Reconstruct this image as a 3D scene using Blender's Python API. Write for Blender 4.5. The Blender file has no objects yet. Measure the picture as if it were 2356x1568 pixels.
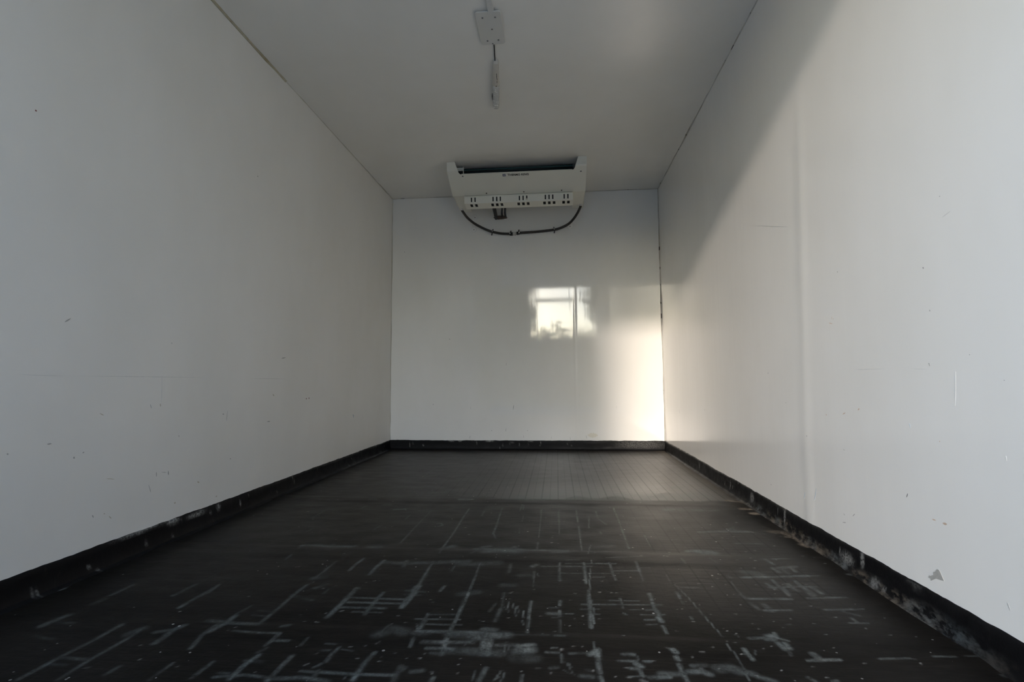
import bpy, bmesh, math, random
import numpy as np
from mathutils import Matrix, Vector, noise as mnoise

scene = bpy.context.scene
C = scene.collection
R = math.radians

# ------------------------------------------------------------------ camera, sky, sun, exposure
W, L, H = 2.2, 4.055, 2.086          # box interior: width, depth from the camera, height
YO = -0.15                            # plane of the open rear doors
cam_d = bpy.data.cameras.new('camera')
cam = bpy.data.objects.new('camera', cam_d)
C.objects.link(cam)
yaw, pitch, roll = 0.0876066, 0.0771971, -0.0073295
fw = Vector((-math.sin(yaw) * math.cos(pitch), math.cos(yaw) * math.cos(pitch), math.sin(pitch)))
rt = Vector((math.cos(yaw), math.sin(yaw), 0))
up = rt.cross(fw)
r2 = rt * math.cos(roll) + up * math.sin(roll)
u2 = -rt * math.sin(roll) + up * math.cos(roll)
cam.matrix_world = Matrix(((r2.x, u2.x, -fw.x, 1.36258), (r2.y, u2.y, -fw.y, 0.0), (r2.z, u2.z, -fw.z, 0.5519), (0, 0, 0, 1)))
cam_d.sensor_fit = 'HORIZONTAL'
cam_d.sensor_width = 36.0
cam_d.lens = 1158.586 / 2356 * 36.0
cam_d.clip_start = 0.02
scene.camera = cam

SUN_AZ, SUN_EL = R(12.5), R(14.3)     # sun stands low behind the camera, to its left
world = bpy.data.worlds.new('sky')
scene.world = world
world.use_nodes = True
wt = world.node_tree
for n in list(wt.nodes):
    wt.nodes.remove(n)
w_out = wt.nodes.new('ShaderNodeOutputWorld')
w_bg = wt.nodes.new('ShaderNodeBackground')
w_sky = wt.nodes.new('ShaderNodeTexSky')
w_sky.sky_type = 'NISHITA'
w_sky.sun_disc = False
w_sky.sun_elevation = SUN_EL
w_sky.sun_rotation = math.pi + SUN_AZ
w_sky.altitude = 0
w_sky.air_density = 1.0
w_sky.dust_density = 0.8
w_sky.ozone_density = 1.0
w_tint = wt.nodes.new('ShaderNodeMix')         # camera white balance: the whole sky a little cooler
w_tint.data_type = 'RGBA'
w_tint.blend_type = 'MULTIPLY'
w_tint.inputs[0].default_value = 1.0
w_tint.inputs[7].default_value = (0.885, 0.98, 1.14, 1)
wt.links.new(w_sky.outputs[0], w_tint.inputs[6])
wt.links.new(w_tint.outputs[2], w_bg.inputs[0])
wt.links.new(w_bg.outputs[0], w_out.inputs[0])
w_bg.inputs[1].default_value = 0.88
try:
    world.cycles.sampling_method = 'MANUAL'
    world.cycles.sample_map_resolution = 1024
except Exception:
    pass

sun_d = bpy.data.lights.new('sun', 'SUN')
sun_d.energy = 2.8
sun_d.angle = R(2.8)
sun_d.color = (1.0, 0.87, 0.75)
sun = bpy.data.objects.new('sun', sun_d)
C.objects.link(sun)
sun_dir = Vector((math.sin(SUN_AZ) * math.cos(SUN_EL), math.cos(SUN_AZ) * math.cos(SUN_EL), -math.sin(SUN_EL)))
sun.rotation_euler = sun_dir.to_track_quat('-Z', 'Y').to_euler()
sun.location = (-6, -16, 5)

scene.view_settings.view_transform = 'Standard'
scene.view_settings.look = 'None'
scene.view_settings.gamma = 1.0
scene.view_settings.use_curve_mapping = False
scene.view_settings.exposure = 0.15
scene.cycles.max_bounces = 10
scene.cycles.diffuse_bounces = 7
scene.cycles.glossy_bounces = 4
scene.cycles.use_adaptive_sampling = True
scene.cycles.adaptive_threshold = 0.02
scene.cycles.use_denoising = True
scene.cycles.sample_clamp_indirect = 12.0

# ------------------------------------------------------------------ helpers
def tag(o, label=None, cat=None, group=None, kind=None):
    if label: o['label'] = label
    if cat: o['category'] = cat
    if group: o['group'] = group
    if kind: o['kind'] = kind
    return o

def link(name, me, mat=None, parent=None, smooth=False):
    o = bpy.data.objects.new(name, me)
    C.objects.link(o)
    if mat:
        me.materials.append(mat)
    if parent:
        o.parent = parent
    if smooth:
        me.polygons.foreach_set('use_smooth', [True] * len(me.polygons))
    return o

def empty(name, loc):
    o = bpy.data.objects.new(name, None)
    o.empty_display_size = 0.05
    o.location = loc
    C.objects.link(o)
    return o

class MB:
    """collects shapes in world coordinates; build() links ONE mesh with its origin at `org`"""
    def __init__(self):
        self.v, self.f = [], []
    def add(self, vs, fs):
        b = len(self.v)
        self.v += [tuple(p) for p in vs]
        self.f += [tuple(b + i for i in q) for q in fs]
        return self
    def box(self, x0, x1, y0, y1, z0, z1):
        vs = [(x, y, z) for z in (z0, z1) for y in (y0, y1) for x in (x0, x1)]
        return self.add(vs, [(0, 2, 3, 1), (4, 5, 7, 6), (0, 1, 5, 4), (2, 6, 7, 3), (0, 4, 6, 2), (1, 3, 7, 5)])
    def prism(self, poly, x0, x1):
        """polygon in (y,z) extruded along x"""
        n = len(poly)
        vs = [(x0, y, z) for y, z in poly] + [(x1, y, z) for y, z in poly]
        fs = [tuple(range(n)), tuple(range(2 * n - 1, n - 1, -1))]
        fs += [(i, i + n, (i + 1) % n + n, (i + 1) % n) for i in range(n)]
        return self.add(vs, fs)
    def slab(self, poly, z0, z1):
        """polygon in (x,y) extruded along z"""
        n = len(poly)
        vs = [(x, y, z0) for x, y in poly] + [(x, y, z1) for x, y in poly]
        fs = [tuple(range(n))[::-1], tuple(range(n, 2 * n))]
        fs += [(i, (i + 1) % n, (i + 1) % n + n, i + n) for i in range(n)]
        return self.add(vs, fs)
    def tube(self, pts, r, seg=10, cap=True, ring=None):
        P = [Vector(p) for p in pts]
        n = len(P)
        rr = r if isinstance(r, (list, tuple)) else [r] * n
        nrm = None
        vs = []
        for i, p in enumerate(P):
            t = (P[min(i + 1, n - 1)] - P[max(i - 1, 0)]).normalized()
            if nrm is None:
                nrm = t.orthogonal().normalized()
            else:
                nrm = (nrm - t * nrm.dot(t)).normalized()
            bn = t.cross(nrm)
            for k in range(seg):
                a = 2 * math.pi * k / seg
                vs.append(p + (nrm * math.cos(a) + bn * math.sin(a)) * rr[i])
        fs = []
        for i in range(n - 1):
            for k in range(seg):
                k2 = (k + 1) % seg
                fs.append((i * seg + k, i * seg + k2, (i + 1) * seg + k2, (i + 1) * seg + k))
        if cap:
            fs.append(tuple(range(seg))[::-1])
            fs.append(tuple(range((n - 1) * seg, n * seg)))
        return self.add(vs, fs)
    def dome(self, c, nrm, r, h, seg=16, rings=4):
        """low domed disc (screw head, plug) standing on a surface with normal nrm"""
        nrm = Vector(nrm).normalized()
        a = nrm.orthogonal().normalized()
        b = nrm.cross(a)
        c = Vector(c)
        vs, fs = [], []
        prof = [(1.0, -0.3)] + [(math.cos(t), math.sin(t)) for t in [i / rings * math.pi / 2 for i in range(rings)]]
        for pr, pz in prof:
            for k in range(seg):
                t = 2 * math.pi * k / seg
                vs.append(c + (a * math.cos(t) + b * math.sin(t)) * r * pr + nrm * h * pz)
        m = len(prof)
        for i in range(m - 1):
            for k in range(seg):
                k2 = (k + 1) % seg
                fs.append((i * seg + k, i * seg + k2, (i + 1) * seg + k2, (i + 1) * seg + k))
        vs.append(c + nrm * h)
        for k in range(seg):
            fs.append(((m - 1) * seg + k, (m - 1) * seg + (k + 1) % seg, m * seg))
        fs.append(tuple(range(seg))[::-1])
        return self.add(vs, fs)
    def build(self, name, mat, parent=None, smooth=False, bevel=0, org=None):
        pl = parent.location if (parent and parent.type == 'EMPTY') else Vector((0, 0, 0))
        q = parent
        off = Vector((0, 0, 0))
        while q is not None:
            off += q.location
            q = q.parent
        me = bpy.data.meshes.new(name)
        if org is not None:
            o3 = Vector(org) - off
            me.from_pydata([Vector(p) - Vector(org) for p in self.v], [], self.f)
        else:
            o3 = Vector((0, 0, 0))
            me.from_pydata([Vector(p) - off for p in self.v], [], self.f)
        bm = bmesh.new()
        bm.from_mesh(me)
        bmesh.ops.recalc_face_normals(bm, faces=bm.faces)
        bm.to_mesh(me)
        bm.free()
        o = link(name, me, mat, parent)
        o.location = o3
        if smooth:
            me.polygons.foreach_set('use_smooth', [True] * len(me.polygons))
        if bevel:
            m = o.modifiers.new('bevel', 'BEVEL')
            m.width = bevel
            m.segments = 2
            m.limit_method = 'ANGLE'
            m.angle_limit = R(40)
        return o

def catmull(pts, n=8):
    P = [Vector(p) for p in pts]
    P = [P[0] * 2 - P[1]] + P + [P[-1] * 2 - P[-2]]
    out = []
    for i in range(1, len(P) - 2):
        for k in range(n):
            t = k / n
            a, b, c, d = P[i - 1], P[i], P[i + 1], P[i + 2]
            out.append(0.5 * ((2 * b) + (c - a) * t + (2 * a - 5 * b + 4 * c - d) * t * t + (3 * b - a - 3 * c + d) * t ** 3))
    out.append(P[-2])
    return out

def rrect(x0, x1, y0, y1, r, n=5):
    o = []
    for cx, cy, a0 in ((x1 - r, y0 + r, -90), (x1 - r, y1 - r, 0), (x0 + r, y1 - r, 90), (x0 + r, y0 + r, 180)):
        for i in range(n + 1):
            a = R(a0 + 90 * i / n)
            o.append((cx + r * math.cos(a), cy + r * math.sin(a)))
    return o

def vnoise(n, scale, seed):
    """smooth 1-D noise of n samples"""
    rs = np.random.RandomState(seed)
    m = max(4, int(n * scale) + 3)
    g = rs.uniform(-1, 1, m + 1)
    t = np.linspace(0, m - 1, n)
    i = t.astype(int)
    f = t - i
    f = f * f * (3 - 2 * f)
    return g[i] * (1 - f) + g[i + 1] * f

# ------------------------------------------------------------------ materials
class NT:
    def __init__(self, name):
        self.m = bpy.data.materials.new(name)
        self.m.use_nodes = True
        self.t = self.m.node_tree
        self.b = self.t.nodes['Principled BSDF']
    def n(self, typ, **kw):
        nd = self.t.nodes.new(typ)
        for k, v in kw.items():
            setattr(nd, k, v)
        return nd
    def l(self, a, b):
        self.t.links.new(a, b)
    def val(self, sock, v):
        if hasattr(v, 'is_output') or isinstance(v, bpy.types.NodeSocket):
            self.l(v, sock)
        else:
            sock.default_value = v
    def math(self, op, a, b=None, c=None, clamp=False):
        nd = self.n('ShaderNodeMath', operation=op, use_clamp=clamp)
        self.val(nd.inputs[0], a)
        if b is not None: self.val(nd.inputs[1], b)
        if c is not None: self.val(nd.inputs[2], c)
        return nd.outputs[0]
    def noise(self, vec, scale, detail=2, rough=0.5):
        nd = self.n('ShaderNodeTexNoise')
        self.l(vec, nd.inputs['Vector'])
        nd.inputs['Scale'].default_value = scale
        nd.inputs['Detail'].default_value = detail
        nd.inputs['Roughness'].default_value = rough
        return nd.outputs['Fac']
    def mapped(self, vec, scale, loc=(0, 0, 0)):
        nd = self.n('ShaderNodeMapping')
        self.l(vec, nd.inputs['Vector'])
        nd.inputs['Scale'].default_value = scale
        nd.inputs['Location'].default_value = loc
        return nd.outputs[0]
    def ramp(self, f, lo, hi, a=0.0, b=1.0):
        nd = self.n('ShaderNodeMapRange')
        nd.clamp = True
        self.val(nd.inputs[0], f)
        nd.inputs[1].default_value = lo
        nd.inputs[2].default_value = hi
        nd.inputs[3].default_value = a
        nd.inputs[4].default_value = b
        return nd.outputs[0]
    def mix(self, f, a, b):
        nd = self.n('ShaderNodeMix', data_type='RGBA')
        self.val(nd.inputs[0], f)
        self.val(nd.inputs[6], a if not isinstance(a, tuple) else (*a, 1))
        self.val(nd.inputs[7], b if not isinstance(b, tuple) else (*b, 1))
        return nd.outputs[2]
    def attr(self, name):
        nd = self.n('ShaderNodeAttribute')
        nd.attribute_name = name
        return nd.outputs['Fac']
    def pos(self):
        return self.n('ShaderNodeNewGeometry').outputs['Position']
    def obj(self):
        return self.n('ShaderNodeTexCoord').outputs['Object']
    def bump(self, h, strength, dist, prev=None):
        nd = self.n('ShaderNodeBump')
        self.l(h, nd.inputs['Height'])
        nd.inputs['Strength'].default_value = strength
        nd.inputs['Distance'].default_value = dist
        if prev is not None: self.l(prev, nd.inputs['Normal'])
        return nd.outputs[0]

def simple(name, col, rough=0.5, metal=0.0, var=0.06, scale=30, bump=0.0, ior=1.5):
    s = NT(name)
    v = s.obj()
    f = s.noise(v, scale, 3)
    s.l(s.mix(f, tuple(c * (1 - var) for c in col), tuple(min(1, c * (1 + var)) for c in col)), s.b.inputs['Base Color'])
    s.l(s.ramp(s.noise(v, scale * 1.7, 2), 0.3, 0.7, max(0.02, rough - 0.05), rough + 0.05), s.b.inputs['Roughness'])
    s.b.inputs['Metallic'].default_value = metal
    s.b.inputs['IOR'].default_value = ior
    if bump:
        s.l(s.bump(s.noise(v, scale * 4, 3), 0.3, bump), s.b.inputs['Normal'])
    return s.m

def wall_mat(name, col, rough, streak, pimple=0.1):
    """white glass-fibre lining: glossy gelcoat with faint vertical ripples, dulled in cloudy patches by handling"""
    s = NT(name)
    v = s.pos()
    cloud = s.noise(s.mapped(v, (1.6, 1.6, 0.8)), 1.6, 3, 0.6)
    s.l(s.mix(s.ramp(cloud, 0.3, 0.75), col, tuple(c * k for c, k in zip(col, (0.94, 0.937, 0.925)))), s.b.inputs['Base Color'])
    s.l(s.ramp(cloud, 0.3, 0.7, rough * 0.85, rough * 1.25), s.b.inputs['Roughness'])
    s.b.inputs['IOR'].default_value = 1.56
    rip = s.noise(s.mapped(v, (1, 1, 0.05)), 22, 3, 0.55)
    nb = s.bump(rip, streak, 0.0022)
    s.l(nb, s.b.inputs['Normal'])
    return s.m

M_WALL = wall_mat('white_gelcoat', (0.86, 0.845, 0.81), 0.13, 0.22)
M_WALL_L = wall_mat('white_gelcoat_dulled', (0.86, 0.845, 0.81), 0.42, 0.22)
M_BACK = wall_mat('white_gelcoat_glossy', (0.86, 0.85, 0.82), 0.045, 0.10)
M_CEIL = wall_mat('white_gelcoat_ceiling', (0.86, 0.842, 0.795), 0.15, 0.15)
M_OUT = simple('aluminium_skin', (0.62, 0.63, 0.64), 0.4, 0.6)

def floor_mat():
    """black rubbery floor coating over a moulded mesh; coating rubbed through on the ribs"""
    s = NT('black_floor_coating')
    v = s.pos()
    sep = s.n('ShaderNodeSeparateXYZ')
    s.l(v, sep.inputs[0])
    x, y = sep.outputs[0], sep.outputs[1]
    def rib(c, pitch, off, half):
        u = s.math('FRACT', s.math('DIVIDE', s.math('SUBTRACT', c, off), pitch))
        d = s.math('ABSOLUTE', s.math('SUBTRACT', u, 0.5))
        return s.ramp(s.math('MULTIPLY', d, pitch), half * 0.4, half, 1.0, 0.0)
    rx = rib(x, 0.0765, 1.362 - 0.03825, 0.0042)
    rx2 = rib(x, 0.03825, 1.362 - 0.019125, 0.0022)
    ry = rib(y, 0.0252, 1.256 - 0.0126, 0.0032)
    plain = s.attr('plain')
    keep = s.math('SUBTRACT', 1.0, plain)
    mesh = s.math('MULTIPLY', s.math('MAXIMUM', s.math('MAXIMUM', rx, s.math('MULTIPLY', rx2, 0.85)), s.math('MULTIPLY', ry, 0.8)), keep)
    big = s.noise(v, 1.6, 4, 0.6)
    mid = s.noise(s.mapped(v, (1, 2.2, 1)), 7, 4, 0.6)
    grain = s.noise(v, 160, 4, 0.65)
    streak = s.noise(s.mapped(v, (6, 60, 1)), 3, 3, 0.6)
    dark = s.mix(s.ramp(big, 0.3, 0.7), (0.0064, 0.0058, 0.0050), (0.0130, 0.0113, 0.0093))
    dark = s.mix(s.ramp(streak, 0.5, 0.8, 0, 0.5), dark, (0.026, 0.022, 0.018))
    film = s.attr('film')
    dark = s.mix(s.math('MULTIPLY', s.attr('tar'), 0.8), dark, (0.008, 0.0078, 0.0075))
    dark = s.mix(s.math('MULTIPLY', film, s.ramp(s.math('ADD', s.math('MULTIPLY', mid, 0.6), s.math('MULTIPLY', streak, 0.4)), 0.36, 0.64, 0.12, 1.15)), dark, (0.084, 0.078, 0.067))
    dark = s.mix(s.math('MULTIPLY', mesh, s.math('MULTIPLY', s.math('POWER', film, 0.5), 0.9), clamp=True), dark, (0.009, 0.0085, 0.008))
    sc = s.attr('scuff')
    br = s.ramp(s.math('ADD', s.math('MULTIPLY', grain, 0.45), s.math('MULTIPLY', s.noise(v, 38, 4, 0.7), 0.55)), 0.34, 0.60, 0.18, 1.3)
    br = s.math('MULTIPLY', br, s.ramp(s.noise(s.mapped(v, (1.5, 1.0, 1)), 16, 3, 0.6), 0.36, 0.58, 0.45, 1.1))
    fac = s.math('MULTIPLY', sc, br, clamp=True)
    scc = s.mix(s.noise(v, 14, 2), (0.118, 0.136, 0.126), (0.165, 0.168, 0.150))
    colr = s.mix(fac, dark, scc)
    colr = s.mix(s.math('MULTIPLY', s.attr('dots'), s.ramp(grain, 0.3, 0.6, 0.6, 1.0), clamp=True), colr, (0.34, 0.335, 0.30))
    dt = s.attr('dirt')
    dfac = s.math('MULTIPLY', dt, s.ramp(s.math('ADD', s.math('MULTIPLY', grain, 0.5), s.math('MULTIPLY', s.noise(v, 40, 4, 0.7), 0.5)), 0.36, 0.6, 0.0, 1.1), clamp=True)
    colr = s.mix(dfac, colr, (0.20, 0.165, 0.125))
    # fine pale grit over everything
    vor = s.n('ShaderNodeTexVoronoi')
    vor.inputs['Scale'].default_value = 48
    s.l(v, vor.inputs['Vector'])
    rnd = s.n('ShaderNodeSeparateColor')
    s.l(vor.outputs['Color'], rnd.inputs[0])
    size = s.math('MULTIPLY', s.math('POWER', rnd.outputs[0], 9.0), 0.17)
    speck = s.math('LESS_THAN', vor.outputs['Distance'], size)
    speck = s.math('MULTIPLY', speck, s.ramp(s.noise(v, 3.0, 3), 0.40, 0.60, 0.25, 0.95))
    colr = s.mix(speck, colr, (0.34, 0.33, 0.30))
    s.l(colr, s.b.inputs['Base Color'])
    tar = s.attr('tar')
    ro = s.ramp(mid, 0.25, 0.75, 0.34, 0.50)
    ro = s.math('SUBTRACT', ro, s.math('MULTIPLY', film, 0.08))
    ro = s.math('ADD', ro, s.math('MULTIPLY', fac, 0.2))
    ro = s.math('ADD', ro, s.math('MULTIPLY', dfac, 0.3), clamp=True)
    s.l(ro, s.b.inputs['Roughness'])
    sp = s.math('ADD', s.math('MULTIPLY', film, s.ramp(mid, 0.3, 0.7, 0.25, 0.85)), s.ramp(y, 1.2, 1.9, 0.028, 0.14), clamp=True)
    sp = s.math('MULTIPLY', sp, s.math('SUBTRACT', 1.0, s.math('MULTIPLY', s.math('MULTIPLY', mesh, s.ramp(film, 0.05, 0.35)), 0.6)))
    sp = s.math('MULTIPLY', sp, s.math('SUBTRACT', 1.0, s.math('MULTIPLY', tar, 0.6)))
    s.l(sp, s.b.inputs['Specular IOR Level'])
    hh = s.math('MULTIPLY', mesh, -1.0)
    nb = s.bump(hh, 0.12, 0.0006)
    nb = s.bump(s.noise(s.mapped(v, (1, 2, 1)), 30, 4, 0.6), 0.25, 0.002, nb)
    nb = s.bump(grain, 0.25, 0.0006, nb)
    s.l(nb, s.b.inputs['Normal'])
    return s.m

def base_mat():
    s = NT('black_sealant')
    v = s.pos()
    f = s.noise(v, 22, 4, 0.6)
    c = s.mix(f, (0.0032, 0.0032, 0.0036), (0.0070, 0.0070, 0.0078))
    dust = s.ramp(s.noise(s.mapped(v, (1, 1, 0.35)), 55, 4, 0.7), 0.62, 0.8, 0, 0.3)
    c = s.mix(dust, c, (0.045, 0.042, 0.038))
    ch = s.math('MULTIPLY', s.attr('chip'), s.ramp(s.noise(v, 130, 3, 0.6), 0.35, 0.6, 0.1, 1.0), clamp=True)
    wf = s.math('MULTIPLY', s.attr('worn'), s.ramp(s.noise(s.mapped(v, (1, 0.5, 1)), 42, 4, 0.7), 0.45, 0.62, 0.0, 0.8), clamp=True)
    c = s.mix(wf, c, s.mix(s.ramp(s.noise(v, 9, 3), 0.4, 0.6), (0.105, 0.088, 0.068), (0.085, 0.098, 0.102)))
    c = s.mix(ch, c, (0.36, 0.36, 0.34))
    s.l(c, s.b.inputs['Base Color'])
    s.l(s.ramp(f, 0.3, 0.7, 0.38, 0.6), s.b.inputs['Roughness'])
    s.b.inputs['Specular IOR Level'].default_value = 0.12
    s.l(s.bump(s.noise(v, 90, 4, 0.6), 0.35, 0.002), s.b.inputs['Normal'])
    return s.m

M_FLOOR = floor_mat()
M_BASE = base_mat()

def caulk_mat(name, clean, stain, lo, hi, gap):
    s = NT(name)
    v = s.pos()
    f = s.noise(v, 9, 4, 0.65)
    c = s.mix(s.ramp(f, lo, hi), clean, stain)
    g = s.ramp(s.noise(s.mapped(v, (7, 7, 7)), 2.2, 3), gap, gap + 0.06)
    c = s.mix(g, c, (0.05, 0.045, 0.035))
    s.l(c, s.b.inputs['Base Color'])
    s.b.inputs['Roughness'].default_value = 0.6
    return s.m

M_CAULK = caulk_mat('sealant_bead', (0.60, 0.585, 0.53), (0.50, 0.46, 0.36), 0.45, 0.75, 0.70)
M_CAULK_Y = caulk_mat('yellowed_sealant', (0.58, 0.54, 0.42), (0.42, 0.35, 0.22), 0.4, 0.62, 0.74)
M_CAULK_D = caulk_mat('cracked_sealant', (0.60, 0.585, 0.54), (0.46, 0.42, 0.35), 0.45, 0.7, 0.62)
M_UNIT = simple('cream_white_enamel', (0.78, 0.765, 0.68), 0.38, var=0.03, scale=8)
M_GRILLE = simple('cream_white_plastic', (0.79, 0.775, 0.69), 0.42, var=0.03, scale=8)
M_DARK = simple('recess_black', (0.006, 0.006, 0.007), 0.8)
M_COIL = simple('teal_coil_fins', (0.0015, 0.010, 0.012), 0.42, 0.0, 0.3, 60)
M_COIL_HI = simple('teal_coil_highlight', (0.035, 0.105, 0.105), 0.40, 0.3, 0.2, 60)
M_STEEL = simple('zinc_screw', (0.20, 0.20, 0.20), 0.45, 0.7)
M_RUST = simple('rusty_clip', (0.09, 0.06, 0.045), 0.7)
M_HOSE = simple('grey_brown_hose', (0.042, 0.037, 0.033), 0.5, 0.0, 0.25, 200, 0.0008)
M_BLACK = simple('black_rubber', (0.006, 0.006, 0.007), 0.5)
M_CLIP = simple('bright_clamp', (0.62, 0.62, 0.60), 0.3, 0.8)
M_FOAM = simple('brown_sealing_foam', (0.085, 0.062, 0.048), 0.9, 0, 0.3, 60, 0.003)
M_PLATE = simple('white_plate_enamel', (0.66, 0.65, 0.61), 0.4, var=0.03, scale=12)
M_LAMP = simple('aged_white_plastic', (0.60, 0.57, 0.51), 0.4, var=0.06, scale=20)
M_INK = simple('black_print', (0.012, 0.012, 0.014), 0.5)
M_INKB = simple('blue_print', (0.035, 0.045, 0.14), 0.5)
M_WHITE = simple('white_tip', (0.72, 0.71, 0.68), 0.4)
M_LINE = simple('white_cable_duct', (0.66, 0.655, 0.63), 0.45)

def lens_mat():
    s = NT('clear_lamp_lens')
    s.b.inputs['Base Color'].default_value = (0.86, 0.87, 0.86, 1)
    s.b.inputs['Transmission Weight'].default_value = 0.35
    s.b.inputs['IOR'].default_value = 1.49
    s.l(s.ramp(s.noise(s.obj(), 80, 2), 0.3, 0.7, 0.16, 0.3), s.b.inputs['Roughness'])
    return s.m
M_LENS = lens_mat()

# ------------------------------------------------------------------ the box: walls, ceiling
def grid_mesh(name, us, vs, fn):
    """us, vs 1-D arrays; fn(U,V) -> (x,y,z) arrays; returns mesh, U, V"""
    U, V = np.meshgrid(us, vs)
    X, Y, Z = fn(U, V)
    co = np.stack([X, Y, Z], -1).reshape(-1, 3).astype(np.float32)
    nu, nv = len(us), len(vs)
    idx = np.arange(nu * nv).reshape(nv, nu)
    q = np.stack([idx[:-1, :-1], idx[:-1, 1:], idx[1:, 1:], idx[1:, :-1]], -1).reshape(-1, 4).astype(np.int32)
    me = bpy.data.meshes.new(name)
    me.vertices.add(len(co))
    me.vertices.foreach_set('co', co.ravel())
    me.loops.add(q.size)
    me.loops.foreach_set('vertex_index', q.ravel())
    me.polygons.add(len(q))
    me.polygons.foreach_set('loop_start', np.arange(0, q.size, 4, dtype=np.int32))
    me.polygons.foreach_set('use_smooth', np.ones(len(q), dtype=bool))
    me.update(calc_edges=True)
    return me, U, V

def add_attr(me, name, arr):
    a = me.attributes.new(name, 'FLOAT', 'POINT')
    a.data.foreach_set('value', np.ascontiguousarray(arr, dtype=np.float32).ravel())

def lining(name, me, mat, outer):
    """structure: displaced inner skin plus a thick panel behind it, in one mesh"""
    bm = bmesh.new()
    bm.from_mesh(me)
    mb = MB().box(*outer)
    vv = [bm.verts.new(p) for p in mb.v]
    for f in mb.f:
        nf = bm.faces.new([vv[i] for i in f])
        nf.material_index = 1
    bm.to_mesh(me)
    bm.free()
    o = link(name, me, mat)
    me.materials.append(M_OUT)
    return tag(o, kind='structure')

T = 0.06
G = 0.002
ys = np.arange(YO, L + 0.0201, 0.02)
zs = np.arange(0, H + 0.0201, 0.025)
zs[-1] = H
rs = np.random.RandomState(4)
def waves(U, V, seed, amp):
    r = np.random.RandomState(seed)
    d = np.zeros_like(U)
    for _ in range(7):
        ku, kv = r.uniform(1.5, 9), r.uniform(0.2, 1.6)
        d += amp / (1 + ku * 0.3) * np.sin(ku * U + r.uniform(0, 6)) * np.cos(kv * V + r.uniform(0, 6))
    return d
ys_r = np.unique(np.concatenate([ys, np.arange(1.66, 1.90, 0.004)]).round(4))
def f_right(U, V):
    cen = 1.803 - 0.063 * np.clip((V - 0.36) / 1.03, 0, 1.4)
    ridge = 0.0014 * np.exp(-((U - cen) / 0.034) ** 2) * np.clip((1.75 - V) / 0.5, 0, 1)
    edge = np.clip((L - U) / 0.3, 0, 1)
    return W - ridge - waves(U, V, 3, 0.0010) * edge, U, V
me, _, _ = grid_mesh('wall_right', ys_r, zs, f_right)
wall_right = lining('wall_right', me, M_WALL, (W + G, W + T, YO, L + T, -0.1, H + T))
def f_left(U, V):
    edge = np.clip((L - U) / 0.3, 0, 1)
    return waves(U, V, 8, 0.0010) * edge, U, V
me, _, _ = grid_mesh('wall_left', ys[::-1].copy(), zs, f_left)
wall_left = lining('wall_left', me, M_WALL_L, (-T, -G, YO, L + T, -0.1, H + T))
xs = np.linspace(0, W, 111)
xs = np.unique(np.concatenate([xs, np.arange(1.46, 1.60, 0.004), np.arange(1.12, 1.22, 0.005)]).round(4))
def f_back(U, V):
    e = np.clip(np.minimum(U, W - U) / 0.2, 0, 1)
    seam = 0.0012 * np.exp(-((U - 1.515) / 0.010) ** 2) * np.clip((1.55 - V) / 0.6, 0, 1)
    return U, L - seam - waves(U, V, 12, 0.0006) * e, V
me, _, _ = grid_mesh('wall_back', xs, zs, f_back)
wall_back = lining('wall_back', me, M_BACK, (-T, W + T, L + G, L + T, -0.1, H + T))
def f_ceil(U, V):
    e = np.clip(np.minimum(U, W - U) / 0.2, 0, 1) * np.clip((L - V) / 0.3, 0, 1)
    return U, V, H + waves(U, V, 21, 0.0008) * e
me, _, _ = grid_mesh('ceiling', np.linspace(0, W, 90), ys[::-1].copy(), f_ceil)
ceiling = lining('ceiling', me, M_CEIL, (-T, W + T, YO, L + T, H + G, H + T))

# door frame of the open rear end (header, jambs, sill)
fr = MB()
fr.box(-T, W + T, YO - 0.06, YO, H - 0.010, H + T)
fr.box(-T, 0.035, YO - 0.06, YO, -0.12, H - 0.010)
fr.box(W - 0.035, W + T, YO - 0.06, YO, -0.12, H - 0.010)
fr.box(0.035, W - 0.035, YO - 0.06, YO, -0.12, -0.004)
tag(fr.build('trim_1', simple('frame_steel', (0.45, 0.46, 0.47), 0.45, 0.3)), kind='structure')

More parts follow.
